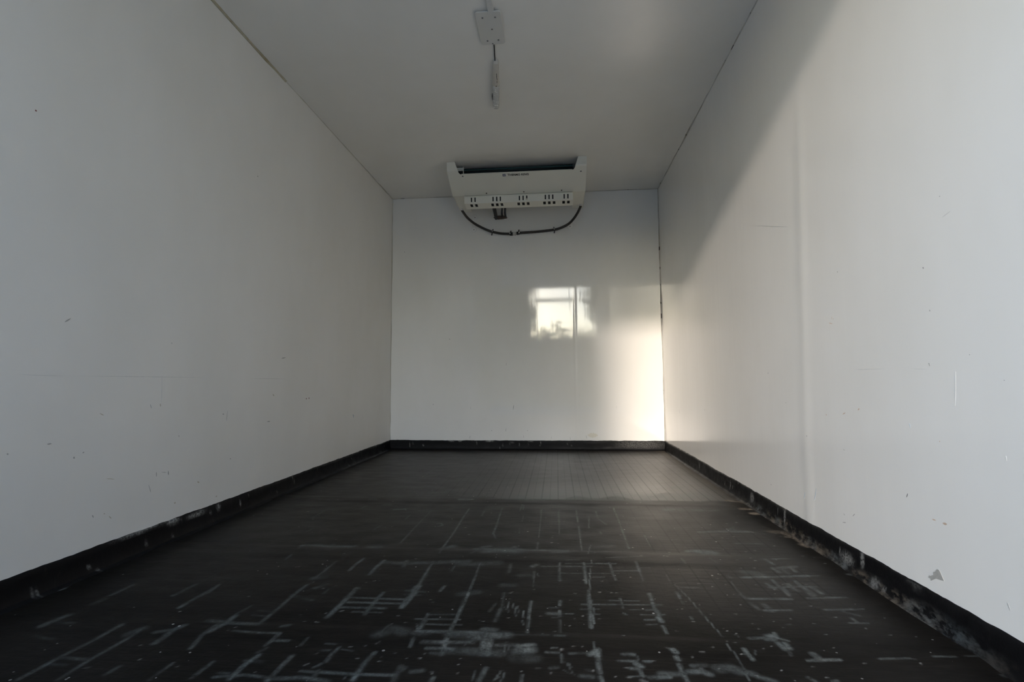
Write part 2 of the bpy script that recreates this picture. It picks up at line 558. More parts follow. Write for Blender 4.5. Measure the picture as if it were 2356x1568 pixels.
# ------------------------------------------------------------------ floor with worn coating
SCUFFS = [(6,0.35,[193,1266,196,1335]),(9.1,0.2,[193,1216,197,1243]),(10.7,0.35,[186,1098,190,1153]),(5.9,0.2,[207,1115,246,1114]),(6.2,0.4,[347,908,351,992,363,1118]),(5.5,0.15,[208,1060,261,1048]),(5.3,0.38,[423,914,420,976,427,1105]),(10.6,0.25,[410,1079,427,1105]),(8.2,0.42,[500,1050,501,1106,509,1124]),(7.4,0.25,[467,1091,490,1101]),(5.2,0.3,[498,934,501,963]),(4.3,0.32,[596,924,597,980]),(6.4,0.4,[426,1212,428,1260,433,1342]),(6.8,0.35,[357,1277,366,1349]),(5.3,0.3,[672,935,674,989]),(6,0.25,[362,982,417,980]),(4.4,0.22,[359,959,391,958]),(5.6,0.33,[592,1035,580,1083,580,1134]),(4.4,0.4,[437,952,445,954]),(10.9,1.1,[18,1287,23,1292]),(2,1,[443,1192,445,1193]),(1.1,0.9,[520,988,521,989]),(1.1,0.8,[614,970,616,970]),(0.9,0.6,[476,1040,478,1040]),(5.2,0.4,[437,1300,432,1351]),(8.8,0.42,[546,1154,609,1145,675,1143]),(5.6,0.5,[674,1145,674,1245]),(5,0.4,[674,1245,672,1294,675,1365]),(7.8,0.42,[585,1100,596,1135,593,1182]),(4.5,0.22,[590,1189,599,1235]),(4.6,0.36,[638,1108,704,1103,743,1105]),(4.3,0.25,[633,1188,667,1185]),(4,0.2,[632,1212,662,1209]),(5.1,0.36,[744,1057,748,1104]),(4.8,0.34,[749,1076,782,1077]),(7.3,0.3,[736,1136,749,1144]),(6.3,0.55,[745,938,744,984,753,1020]),(5.6,0.6,[820,938,820,974,821,1023]),(5.6,0.3,[744,1031,751,1046]),(6.9,0.55,[817,1187,819,1250,821,1357]),(6,0.5,[900,1207,899,1272,901,1333]),(5.7,0.45,[833,1270,967,1271]),(5.9,0.45,[828,1241,939,1243]),(4.8,0.38,[813,1298,972,1296]),(4.2,0.38,[865,1220,936,1220]),(5.3,0.4,[902,1296,974,1294]),(7.7,0.6,[977,1249,978,1299,986,1380]),(5.5,0.3,[958,1348,1009,1343]),(4.6,0.3,[982,1316,1005,1323]),(3.7,0.5,[971,1128,976,1162]),(18.7,0.22,[969,1116,991,1142,1021,1128]),(5.5,0.62,[978,950,978,1008,984,1046]),(5,0.5,[907,971,970,968,1048,970]),(4.4,0.4,[866,971,896,970]),(4.9,0.38,[712,941,767,952,815,946]),(6.2,0.4,[816,943,877,951,934,943]),(3.5,0.3,[711,955,730,955]),(4.5,0.3,[900,977,900,944]),(4.3,0.36,[900,1005,899,1032,903,1061]),(3.7,0.4,[818,1062,820,1091]),(3.6,0.3,[868,1072,889,1071]),(4.4,0.35,[872,1046,887,1048]),(2.8,0.3,[913,1053,937,1048]),(5.9,0.35,[1054,953,1053,1001]),(3.1,0.45,[1060,983,1063,995]),(3.6,0.4,[1050,1072,1048,1106]),(4.4,0.5,[1051,1146,1052,1190]),(0.6,0.5,[1037,1171,1049,1138]),(3.5,0.5,[864,990,867,997]),(4.2,0.5,[886,985,893,997]),(3.2,0.3,[976,1078,980,1086]),(11.5,0.25,[1044,1125,1070,1123]),(1.2,0.5,[959,951,961,960]),(5.9,0.18,[736,1000,773,996]),(8.5,0.14,[669,1299,735,1276]),(9.4,0.2,[707,1349,728,1375]),(3.1,0.3,[746,1316,747,1345]),(4.7,0.5,[835,1221,840,1224]),(2.2,0.9,[558,1287,560,1287]),(1.5,0.9,[632,1124,634,1125]),(2.3,0.6,[623,1110,625,1110]),(2.3,0.5,[700,1104,701,1104]),(2.4,0.9,[803,1208,805,1209]),(1.5,0.9,[773,1164,774,1165]),(2.5,0.5,[731,1347,733,1347]),(2.6,0.45,[733,1276,735,1276]),(2.4,0.35,[746,1196,748,1196]),(1.5,0.7,[800,1165,802,1165]),(1.1,0.6,[805,1163,807,1163]),(0.9,0.8,[1004,1014,1006,1014]),(1.3,0.7,[1026,1046,1027,1046]),(1.5,0.9,[1082,1031,1083,1031]),(1.1,0.7,[1008,1176,1010,1176]),(1,0.7,[980,1167,981,1167]),(1.3,0.6,[981,1206,983,1206]),(1.3,0.5,[866,1033,867,1034]),(0.7,0.6,[779,962,781,962]),(1.5,0.5,[925,1063,927,1063]),(1.4,0.5,[954,1069,956,1069]),(0.7,0.6,[957,1021,959,1022]),(1.9,0.4,[1003,1030,1004,1030]),(1.5,0.5,[1087,1048,1089,1048]),(6.3,0.6,[978,1247,987,1342]),(4.1,0.5,[1048,1149,1050,1221]),(4.5,0.62,[1120,1148,1123,1222,1126,1346]),(5,0.3,[962,1324,1003,1322]),(3.7,0.42,[1028,1194,1110,1197,1130,1197]),(3.6,0.42,[1059,1171,1139,1172]),(3.5,0.28,[1053,1217,1113,1222]),(8.5,0.55,[1048,1133,1123,1137,1198,1139]),(16.4,0.45,[1124,1130,1182,1119,1218,1129,1247,1131]),(11.4,0.5,[1196,1154,1216,1155]),(7.3,0.6,[1202,1135,1203,1053]),(8.2,0.5,[1213,1136,1215,1054]),(10.8,0.45,[1224,1126,1251,1132]),(3.6,0.3,[1251,1133,1337,1138]),(5.4,0.45,[1353,1137,1370,1138]),(5.8,0.62,[1120,1108,1123,1047]),(6.9,0.5,[1074,1090,1111,1091,1179,1096]),(5.6,0.48,[1087,1069,1144,1070]),(14.4,0.3,[1131,1064,1240,1062]),(6,0.35,[1102,1052,1124,1049]),(4.5,0.45,[1051,1071,1049,1102]),(7.7,0.6,[1274,1088,1306,1094]),(14.5,0.55,[1277,1072,1300,1077]),(6.7,0.35,[1232,1088,1274,1091]),(3.8,0.35,[1195,1244,1204,1287]),(5.4,0.3,[1214,1194,1220,1260]),(3.3,0.25,[1221,1264,1219,1353]),(3.5,0.6,[1291,1146,1292,1213]),(3.6,0.7,[1291,1212,1290,1242]),(3.8,0.6,[1290,1242,1292,1307]),(4.2,0.6,[1363,1288,1364,1315]),(4.4,0.6,[1363,1230,1362,1259]),(7.4,0.55,[1335,1243,1361,1242]),(3,0.6,[1375,1244,1393,1245]),(3.2,0.35,[1363,1154,1363,1214]),(4.7,0.72,[1431,1182,1435,1275,1437,1363]),(4.1,0.7,[1432,1179,1434,1190]),(0.9,0.9,[1439,1199,1444,1280]),(0.8,0.9,[1431,1083,1434,1117]),(4.2,0.6,[1418,1297,1459,1300]),(3.2,0.5,[1414,1271,1457,1274]),(3,0.5,[1427,1246,1455,1248]),(3.2,0.35,[1335,1273,1357,1274]),(2.5,0.3,[1345,1223,1359,1224]),(0.7,0.7,[1239,1243,1234,1301]),(0.7,0.6,[1259,1223,1254,1276]),(0.6,0.5,[1250,1262,1247,1290]),(0.6,0.5,[1264,1241,1260,1276]),(0.7,0.75,[1278,1216,1276,1252]),(0.6,0.6,[1279,1183,1277,1203]),(0.6,0.5,[1231,1256,1229,1270]),(0.7,0.6,[1049,1132,1038,1168]),(1.2,0.5,[1165,1083,1166,1106]),(0.9,0.65,[1249,1066,1250,1103]),(0.7,0.5,[1247,1076,1247,1089]),(0.7,0.4,[1258,1070,1255,1086]),(0.9,0.5,[1270,1058,1272,1071]),(5.2,0.75,[1364,1081,1365,1083]),(3.4,0.5,[1364,1065,1365,1038]),(7.5,0.6,[1422,1070,1438,1084]),(6.9,0.7,[1437,1087,1436,1064]),(4.9,0.7,[1437,1052,1436,1022]),(4.1,0.4,[1381,1070,1415,1074]),(3.8,0.4,[1333,1071,1359,1071]),(2.3,0.5,[1343,1086,1355,1087]),(15.3,0.2,[1273,1046,1313,1046]),(10.8,0.2,[1296,1054,1313,1043]),(1.1,0.4,[1373,1041,1380,1018,1387,996]),(0.9,0.4,[1378,1036,1383,1021]),(1.2,0.3,[1368,1012,1379,1001]),(1,0.4,[1201,964,1200,996]),(5.3,0.38,[1212,964,1219,1006]),(1.3,0.45,[1240,969,1250,1000]),(1.2,0.4,[1244,972,1248,980]),(0.8,0.5,[1253,965,1257,995]),(2.9,0.5,[1290,968,1291,989]),(4.8,0.5,[1123,955,1126,969]),(5.5,0.35,[1059,986,1062,997]),(2.3,0.4,[1315,1013,1324,1014]),(5.5,0.3,[1344,1016,1355,1019]),(6.8,0.35,[1401,995,1420,993]),(4.3,0.3,[1412,1015,1421,1013]),(7.2,0.25,[1080,984,1098,989]),(1,0.4,[1119,979,1118,987]),(2.2,0.7,[1215,1317,1216,1317]),(1.5,0.6,[1237,1316,1238,1316]),(4,0.9,[1415,1236,1416,1236]),(1.5,0.9,[1384,1186,1385,1186]),(1.4,0.7,[1317,1228,1318,1228]),(1.3,0.7,[1401,1361,1403,1361]),(1.8,0.6,[1242,1214,1243,1214]),(2,0.6,[1324,1144,1325,1144]),(2.3,0.75,[1408,1096,1409,1096]),(2.1,0.6,[1389,1094,1390,1094]),(1.1,0.7,[1350,1159,1351,1159]),(1.5,0.9,[1288,1001,1289,1001]),(1.3,1,[1423,1013,1424,1013]),(1.1,0.7,[1344,999,1345,999]),(2.1,0.5,[1388,1319,1390,1319]),(2,0.5,[1395,1221,1397,1221]),(1.2,0.6,[1186,1193,1187,1193]),(1.1,0.8,[1036,1298,1038,1298]),(1.1,0.6,[1045,1284,1047,1284]),(0.9,0.8,[1234,1351,1236,1351]),(1.4,0.7,[1082,1030,1083,1030]),(0.8,0.6,[1055,1028,1056,1028]),(0.7,0.6,[1163,1014,1164,1014]),(1.2,0.5,[1163,1036,1164,1036]),(0.8,0.6,[1168,985,1169,985]),(1.6,0.35,[1177,1196,1178,1196]),(4,0.6,[1431,1190,1440,1323]),(0.8,0.9,[1438,1203,1444,1280]),(0.8,0.8,[1431,1086,1433,1117]),(3.8,0.55,[1441,1299,1508,1303,1613,1309]),(3.4,0.45,[1487,1325,1508,1325]),(3.4,0.4,[1525,1326,1559,1327]),(3.3,0.55,[1514,1338,1516,1318,1515,1285]),(2.9,0.6,[1513,1258,1518,1250]),(4.9,0.65,[1594,1374,1592,1334]),(5.1,0.75,[1591,1319,1592,1282]),(6,0.8,[1593,1277,1594,1251]),(6.7,0.8,[1590,1242,1594,1222]),(4.3,0.7,[1592,1202,1594,1168]),(5.3,0.6,[1569,1278,1588,1281]),(3.1,0.4,[1531,1277,1559,1279]),(3.5,0.5,[1553,1253,1608,1257]),(4.5,0.7,[1559,1228,1578,1230]),(2.8,0.5,[1558,1205,1581,1208]),(4.8,0.55,[1599,1308,1612,1311]),(3.7,0.6,[1665,1379,1665,1349]),(3.3,0.4,[1665,1334,1667,1320]),(3.3,0.5,[1665,1252,1666,1240]),(1.5,0.6,[1663,1229,1668,1227]),(1.4,0.55,[1683,1386,1691,1326,1698,1259]),(1.5,0.6,[1699,1255,1703,1218,1709,1176,1710,1162]),(1.5,0.65,[1708,1130,1709,1107,1712,1091,1712,1073]),(1,0.5,[1711,1043,1707,1004]),(0.8,0.3,[1712,1073,1711,1043]),(5.3,0.7,[1435,1087,1438,1055]),(4.7,0.65,[1435,1043,1437,1006]),(4.1,0.65,[1436,995,1438,977]),(5.4,0.55,[1489,1075,1509,1075]),(4.5,0.62,[1477,1051,1510,1053]),(2.8,0.4,[1515,1070,1516,1058]),(7.3,0.65,[1510,1043,1516,1034]),(5.2,0.55,[1497,1027,1510,1027]),(2.4,0.6,[1486,1029,1491,1028]),(4.1,0.65,[1512,1022,1516,1001]),(2.6,0.55,[1490,999,1520,1004]),(6.6,0.7,[1511,990,1518,985]),(6.6,0.6,[1528,999,1563,1004]),(1.9,0.5,[1486,996,1491,996]),(4.6,0.6,[1527,1054,1537,1054]),(1.2,0.5,[1542,1057,1546,1057]),(6.6,0.8,[1591,1098,1595,1089]),(5.8,0.75,[1592,1073,1594,1064]),(4.8,0.7,[1591,1049,1592,1034]),(4.9,0.7,[1592,1026,1593,1006]),(4.7,0.7,[1593,1004,1594,991]),(3.4,0.4,[1578,1104,1585,1103]),(6.9,0.35,[1617,1045,1641,1049]),(8.7,0.5,[1601,1023,1628,1028,1640,1019]),(3.2,0.55,[1630,1040,1630,1034]),(8.4,0.35,[1550,1014,1581,1015]),(13.7,0.35,[1663,1039,1687,1044,1699,1034]),(10.8,0.42,[1700,1034,1721,1027]),(7.6,0.35,[1729,1017,1753,1005]),(4.1,0.45,[1718,1035,1726,1021]),(3.7,0.45,[1645,1094,1652,1094]),(6.5,0.55,[1767,1160,1805,1167,1812,1155]),(10.8,0.65,[1809,1172,1818,1173]),(8.8,0.6,[1812,1158,1801,1158]),(5,0.6,[1827,1188,1825,1166,1841,1155]),(7.4,0.65,[1816,1145,1819,1115]),(5.8,0.7,[1830,1146,1830,1119]),(3.5,0.6,[1823,1106,1820,1093]),(5,0.7,[1736,1112,1737,1093,1740,1075]),(1.5,0.55,[1741,1175,1744,1164]),(0.6,0.5,[1756,1107,1751,1092]),(1.9,0.4,[1722,1092,1732,1092]),(6.4,0.55,[1837,1361,1941,1367]),(5.1,0.45,[1823,1385,1831,1360]),(6.6,0.3,[1832,1336,1838,1304]),(4.9,0.55,[1849,1298,1913,1303]),(7.9,0.35,[1861,1329,1865,1295]),(2.8,0.4,[1870,1230,1881,1231]),(4.4,0.4,[1946,1409,1947,1384]),(2,0.8,[1453,1225,1454,1225]),(2,0.9,[1496,1371,1498,1371]),(1.8,0.8,[1465,1373,1467,1372]),(3.1,0.9,[1655,1291,1656,1290]),(1.8,0.6,[1643,1288,1644,1287]),(2.6,0.9,[1727,1190,1728,1190]),(2.8,0.9,[1774,1273,1775,1272]),(1.5,0.9,[1797,1227,1798,1226]),(2.2,0.8,[1743,1180,1744,1179]),(3,0.6,[1711,1142,1712,1142]),(2.5,0.7,[1726,1138,1728,1138]),(1.5,0.9,[1623,1076,1624,1075]),(2.2,0.9,[1723,1091,1724,1091]),(2.3,0.9,[1795,1127,1796,1127]),(2.2,0.8,[1776,1115,1777,1115]),(1,0.8,[1674,1114,1675,1114]),(1.5,0.8,[1498,1151,1500,1150]),(1.3,1,[1464,997,1465,997]),(2.7,0.9,[1780,1043,1781,1042]),(1.5,1,[1423,1013,1424,1013]),(1.7,0.8,[1704,1317,1705,1317]),(1.3,0.8,[1674,1333,1675,1333]),(1.2,0.8,[1804,1325,1805,1324]),(1.4,0.5,[1714,1268,1716,1267]),(1.7,0.6,[1617,1181,1618,1180]),(2.4,0.7,[1726,1021,1727,1020]),(1.6,0.8,[1891,1258,1892,1258]),(1.3,0.8,[1857,1215,1858,1215]),(1.1,0.7,[1801,1205,1802,1205]),(1,0.6,[1847,1242,1848,1242]),(1.9,0.7,[1663,1039,1664,1039]),(1.3,0.5,[1724,1200,1725,1199]),(3.6,0.5,[821,1732,820,1957,821,2168]),(3.7,0.55,[980,1632,978,1715,981,1858,977,2198]),(4.3,0.4,[749,2024,751,2088]),(6.4,0.3,[673,1880,680,1925]),(12.8,0.5,[501,1684,545,1691,591,1681,677,1687]),(15.5,0.42,[732,1682,766,1684]),(6.3,0.35,[502,1658,506,1684]),(7.5,0.35,[591,1681,597,1708]),(4.3,0.35,[509,1551,508,1593]),(4.5,0.42,[673,1410,676,1467,676,1547]),(5.4,0.5,[748,1478,748,1534,754,1575]),(5.9,0.6,[820,1451,818,1510,824,1564]),(6.1,0.5,[820,1334,823,1356]),(5.8,0.4,[672,1323,675,1368]),(13.2,0.25,[670,1416,696,1424]),(8.7,0.7,[978,1350,980,1378]),(4.1,0.5,[980,1378,980,1456,978,1542]),(2,0.5,[985,1384,986,1462]),(4.9,0.5,[1049,1350,1053,1383]),(12.3,0.32,[832,1547,906,1544,1087,1571]),(6.6,0.35,[899,1516,895,1565]),(6.2,0.4,[978,1542,978,1564]),(3.6,0.5,[994,1550,997,1572]),(3.5,0.4,[1051,1493,1051,1554]),(15.4,0.35,[980,1681,1011,1709]),(14.4,0.7,[904,2365,949,2360]),(18.8,0.4,[594,2251,607,2259]),(11.9,0.6,[659,2172,697,2182]),(15.2,0.4,[490,2342,510,2343]),(5.1,0.25,[362,2019,361,2192]),(3.2,0.9,[907,1974,920,1951,904,1933]),(5.9,0.5,[895,1973,906,1976]),(5,0.25,[433,1839,438,1882]),(4.3,0.22,[360,1829,365,1905]),(7.6,0.3,[503,2185,511,2223]),(4,0.7,[295,2115,298,2116]),(2.7,0.7,[673,1612,675,1612]),(3.2,0.6,[811,1597,813,1598]),(2.6,0.6,[576,1494,578,1494]),(2.6,0.8,[583,1498,585,1498]),(2.6,0.6,[728,1919,730,1919]),(2.1,0.5,[683,1387,685,1388]),(3.4,0.5,[729,1349,731,1350]),(1.8,0.6,[834,1494,836,1495]),(1.8,0.5,[803,1496,805,1496]),(2.8,0.7,[1039,1839,1041,1839]),(0.9,0.8,[849,1406,851,1406]),(1.2,0.5,[862,1411,864,1411]),(1.9,0.5,[831,1394,833,1394]),(1.4,0.6,[919,1720,921,1720]),(2.3,0.5,[981,1967,984,1967]),(2.2,0.5,[1011,1923,1013,1924]),(1.6,0.6,[917,1582,919,1582]),(1.6,0.4,[756,1368,758,1368]),(1.6,0.4,[728,1378,730,1378]),(3.9,0.5,[977,2014,979,2199]),(2.8,0.4,[1050,2093,1049,2174]),(3.2,0.6,[1126,1847,1126,1931,1120,2221]),(1.9,0.5,[1130,1847,1142,1799]),(2.7,0.5,[1200,2183,1202,2286]),(2.3,0.5,[1212,2198,1210,2279]),(3.1,0.35,[1220,1863,1217,1925]),(1.8,0.3,[1219,2016,1220,2103]),(2.6,0.5,[1292,1818,1292,1952,1290,2203]),(3.6,0.55,[1290,2134,1290,2203]),(3.7,0.55,[1291,1697,1292,1771]),(3,0.42,[1364,1852,1365,2207]),(3.8,0.5,[1364,2025,1363,2165]),(3.1,0.65,[1437,2204,1437,2018]),(3,0.55,[1438,1961,1436,1694]),(1.9,0.6,[1474,1942,1485,2100]),(3,0.45,[1518,2188,1519,2071,1545,1990]),(3.7,0.45,[1512,1902,1515,1871]),(3,0.55,[1599,2249,1597,2052,1594,1928,1592,1818,1592,1721]),(3.3,0.75,[1599,2249,1596,2179]),(4.7,0.5,[1590,1747,1591,1721]),(2,0.35,[1666,1871,1664,1743]),(3.6,0.5,[1665,1866,1666,1856]),(9,0.6,[1085,1684,1186,1690,1286,1685,1388,1687]),(18.5,0.45,[1123,1658,1160,1668]),(27.9,0.5,[1181,1678,1221,1672]),(10.5,0.5,[1207,1696,1217,1714]),(10,0.4,[1110,1707,1132,1717]),(4.3,0.35,[1082,1639,1107,1689]),(16,0.3,[1347,1672,1385,1675]),(5.7,0.28,[1387,1683,1537,1689,1592,1697]),(12.4,0.25,[1486,1731,1543,1743]),(4.4,0.4,[1509,1625,1618,1644]),(1.4,0.6,[1454,1656,1463,1721,1469,1747]),(3.6,0.4,[1383,1597,1424,1599]),(3.1,0.55,[1125,1334,1126,1405,1125,1485,1124,1566]),(5.1,0.32,[1218,1491,1217,1558]),(3.1,0.5,[1291,1446,1290,1502]),(1.2,0.4,[1292,1394,1291,1440]),(8.5,0.5,[1284,1542,1293,1556]),(4,0.6,[1364,1439,1363,1482]),(3.5,0.6,[1363,1488,1364,1575]),(4.5,0.65,[1436,1580,1436,1506]),(4.3,0.65,[1436,1506,1435,1427]),(3.7,0.5,[1435,1351,1438,1383]),(1.1,0.75,[1452,1540,1450,1500,1445,1445,1440,1351]),(1.2,0.7,[1461,1603,1460,1575]),(2.4,0.8,[1449,1500,1450,1497]),(3.9,0.52,[1513,1585,1514,1531,1517,1456]),(4.1,0.55,[1593,1598,1593,1523]),(2.6,0.45,[1593,1523,1593,1455]),(5.8,0.7,[1593,1372,1595,1358]),(4.1,0.45,[1312,1545,1425,1552]),(4.8,0.5,[1372,1548,1402,1550]),(3.8,0.4,[1367,1495,1425,1497]),(3.2,0.38,[1444,1500,1531,1505]),(4.2,0.38,[1383,1571,1527,1579]),(4.9,0.45,[1474,1576,1530,1579]),(4.6,0.48,[1514,1524,1587,1529]),(3.1,0.4,[1457,1473,1487,1475]),(4.8,0.5,[1445,1553,1457,1554]),(1.6,0.5,[1299,1490,1303,1468]),(3.4,0.3,[1601,1553,1628,1555]),(12.1,0.2,[1252,1468,1275,1476]),(14.1,0.18,[1211,1400,1238,1402]),(17.8,0.22,[1066,1548,1178,1563]),(15.8,0.2,[1106,1338,1149,1352]),(15.1,0.8,[911,2357,965,2365]),(4.7,0.9,[960,2365,965,2365]),(3.5,1,[1478,1446,1480,1446]),(3.3,0.9,[1429,1450,1431,1450]),(1.8,0.9,[1294,1377,1295,1377]),(2.6,0.7,[1466,1374,1468,1374]),(3.1,0.8,[1496,1371,1498,1371]),(2.4,0.6,[1508,1372,1510,1372]),(1.3,0.8,[1402,1359,1403,1359]),(2.7,0.6,[1383,2029,1385,2029]),(2.3,0.7,[1337,1765,1340,1765]),(2.8,0.6,[1039,1841,1042,1841]),(2.2,0.6,[1010,1926,1013,1926]),(1.4,0.6,[1560,1481,1562,1481]),(3.4,0.5,[1617,1653,1619,1653]),(3.9,0.35,[1341,1841,1344,1841]),(3,0.3,[1338,1821,1341,1821]),(2.7,0.4,[1202,1623,1204,1624]),(1.3,0.6,[1256,1612,1258,1612]),(1.4,0.6,[1475,1673,1477,1673]),(1.1,0.5,[1238,1358,1239,1358]),(2.1,0.5,[1580,1866,1583,1866]),(1.4,0.5,[1359,1758,1361,1758]),(21.1,0.5,[1819,2234,1842,2242]),(19.5,0.35,[1874,2230,1969,2236]),(12.5,0.35,[1996,2230,2026,2239]),(11.1,0.5,[1869,1919,1951,1935,2049,1936]),(5.6,0.3,[1981,1952,2014,1997]),(6.4,0.3,[2004,1986,2007,1933]),(10.1,0.6,[1774,1709,1813,1715]),(21.3,0.5,[1807,1711,1850,1698]),(8.6,0.4,[1814,1680,1837,1689]),(6.3,0.3,[1956,1801,2039,1802]),(3.3,0.45,[1737,1637,1739,1594]),(4.1,0.3,[1824,1642,1835,1607]),(2.3,0.45,[1664,1503,1666,1460]),(2.5,0.5,[1672,1438,1685,1364]),(4.9,0.6,[1665,1388,1667,1367]),(7.7,0.65,[1869,1501,1915,1507,1998,1516,2057,1525]),(8.8,0.5,[1898,1503,1939,1509]),(20.8,0.35,[1896,1544,1922,1527]),(4.1,0.35,[2064,1525,2086,1528]),(6.4,0.45,[1988,1646,1996,1604]),(5,0.4,[2013,1651,2055,1656]),(6.8,0.32,[1982,1576,1987,1544]),(7.8,0.5,[1999,1577,2052,1591]),(6.2,0.5,[2008,1571,2011,1539]),(5.7,0.45,[2036,1586,2036,1553]),(5.6,0.45,[1919,1461,1928,1428]),(4.9,0.5,[1946,1489,1946,1387]),(6.2,0.5,[1950,1435,1949,1397]),(6.8,0.45,[1974,1464,1980,1421]),(5.2,0.5,[2004,1484,2004,1450]),(8,0.5,[2006,1444,2008,1396]),(5.3,0.5,[1916,1435,1957,1441]),(5.3,0.4,[1957,1441,2042,1452]),(5.9,0.4,[2030,1440,2035,1409]),(2,0.35,[1828,1466,1826,1378]),(2.3,0.35,[1823,1426,1828,1384]),(6.3,0.4,[1835,1508,1838,1496]),(3.4,0.35,[1735,1448,1742,1448]),(4.5,0.3,[1684,1419,1712,1418]),(5.2,0.3,[1710,1418,1728,1422]),(3.3,0.6,[1924,1425,1923,1422]),(6.4,0.18,[1895,1775,1929,1795]),(3.9,0.8,[2043,2055,2045,2056]),(3.9,0.8,[2071,1782,2073,1782]),(3.8,1.1,[1953,1631,1955,1631]),(2.8,0.8,[1949,1654,1951,1655]),(2.8,0.7,[1901,1634,1903,1635]),(2.9,0.7,[1930,1574,1932,1574]),(3.7,0.5,[1890,1570,1892,1570]),(3.5,0.8,[1798,1486,1800,1486]),(2.9,1,[1768,1431,1770,1432]),(2.1,0.8,[1687,1654,1689,1654]),(1.8,0.8,[1697,1652,1700,1652]),(3.2,0.6,[1990,1731,1992,1731]),(2.7,0.6,[1957,1717,1959,1717]),(6,0.4,[2133,1921,2135,1921]),(3.6,0.4,[2091,1913,2093,1913]),(4.4,0.4,[1929,1861,1931,1861]),(1.4,0.8,[1960,1458,1962,1458]),(1.4,0.7,[2021,1462,2023,1462]),(1.6,0.6,[1888,1453,1890,1453]),(1.1,0.7,[1808,1447,1810,1447]),(1.3,0.8,[1808,1385,1810,1385]),(1.5,0.6,[2150,1621,2152,1621]),(2.4,0.5,[2117,1688,2119,1688]),(2.6,0.6,[2002,2036,2004,2036]),(2.1,0.6,[2058,1931,2060,1931]),(1.4,0.6,[1814,1516,1816,1516]),(1.3,0.7,[1712,1693,1714,1693]),(2.1,0.5,[2137,1890,2139,1890]),(1.8,0.5,[1973,1876,1975,1876]),(14.1,0.7,[908,2360,968,2364]),(22.8,0.4,[738,2495,805,2515]),(9.1,0.35,[587,2876,589,3236]),(23,0.3,[588,2888,662,2967]),(16.5,0.6,[1611,2659,1664,2672]),(15.5,0.6,[1946,2677,1985,2689]),(70.2,0.25,[847,2846,944,2851]),(66,0.25,[1079,2798,1219,2845]),(88.4,0.45,[1212,2430,1646,2469]),(92.4,0.35,[1292,2494,1558,2540]),(70.9,0.4,[1779,2461,2021,2504]),(36.8,0.5,[1397,3837,1418,3838]),(33.6,0.3,[1200,3653,1293,3657]),(17.4,0.2,[838,2566,885,2638]),(4.9,0.55,[1985,1375,2083,1386]),(5,0.5,[1996,1311,2061,1318]),(3.1,0.35,[2065,1317,2087,1322]),(3.5,0.5,[2014,1246,2055,1249]),(4.7,0.5,[2032,1271,2034,1253]),(4.7,0.25,[2033,1304,2058,1284]),(4.5,0.7,[1846,1080,1908,1086]),(7.7,0.55,[1866,1103,1870,1086]),(3.4,0.5,[1987,1094,2046,1100]),(3.6,0.42,[2097,1110,2140,1112]),(2.8,0.3,[2162,1116,2183,1117]),(2.6,0.2,[2193,1100,2196,1116]),(6.5,0.5,[2026,1447,2034,1407]),(8.7,0.4,[2002,1408,2005,1392]),(5.5,0.5,[2179,1054,2199,1054]),(4.3,0.5,[1858,1013,1867,1016]),(4.5,0.5,[1819,1022,1828,1009]),(2,0.7,[2144,1673,2146,1673]),(1.4,0.7,[2149,1621,2151,1621]),(1.5,0.8,[1998,1274,1999,1274]),(1.6,0.7,[2035,1223,2036,1223]),(2.1,0.9,[1934,1190,1935,1190]),(2.3,0.9,[1949,1078,1950,1078]),(2.3,0.8,[1970,1330,1972,1330]),(1.1,0.7,[2107,1278,2109,1278]),(1.6,0.8,[1845,1061,1846,1061]),(1.2,0.6,[2055,1083,2056,1084]),(1.6,0.8,[1853,1025,1854,1025]),(1,0.6,[2119,1193,2120,1193]),(1,0.6,[2070,1196,2071,1196]),(1.5,0.6,[1920,1130,1921,1130]),(1.7,0.5,[1933,1238,1935,1238]),(1.5,0.5,[2053,1097,2055,1097]),(11.1,0.8,[2282,1657,2256,1577]),(31.1,0.7,[2232,1535,2246,1498]),(12.9,0.6,[2219,1489,2245,1506]),(15.9,0.35,[2227,1475,2250,1435]),(13.8,0.65,[2204,1399,2208,1363]),(11.1,0.35,[2263,1423,2264,1391]),(18.3,0.35,[2216,1643,2228,1583]),(7.6,0.5,[2176,1543,2190,1536]),(5.8,0.45,[2241,1189,2249,1147]),(8.8,0.45,[2249,1147,2242,1096])]
DIRT = [(18,0.7,[2133,2419,2192,2374,2215,2300]),(16.2,0.7,[2139,2267,2204,2264]),(18.9,0.9,[2160,2193,2232,2204]),(21.4,0.6,[2215,2300,2244,2218]),(12.9,0.55,[2160,1932,2179,1866,2182,1794]),(14.5,0.8,[2172,1802,2177,1785]),(15.9,0.8,[2231,1968,2227,1850]),(13.5,0.7,[2223,1841,2213,1714]),(16,0.6,[2213,1714,2219,1633]),(22.4,0.35,[2134,1941,2169,1933]),(12.9,0.5,[2159,1883,2180,1875]),(17,0.8,[2218,1871,2220,1781]),(19.7,0.65,[2205,1759,2219,1690]),(17.5,0.5,[2216,1661,2228,1583]),(11.6,0.6,[2215,1566,2219,1489]),(13.5,0.5,[2224,1420,2235,1389]),(11.9,0.7,[2225,1358,2234,1335]),(21,0.45,[2218,1323,2235,1270]),(12.4,0.6,[2232,1291,2240,1270]),(10.8,0.4,[2221,1220,2233,1184]),(4.4,0.35,[2233,1184,2240,1107]),(8.3,0.35,[2225,1137,2240,1119]),(16.2,0.35,[2180,3255,2232,2978]),(11.5,0.3,[2262,4185,2252,3537])]
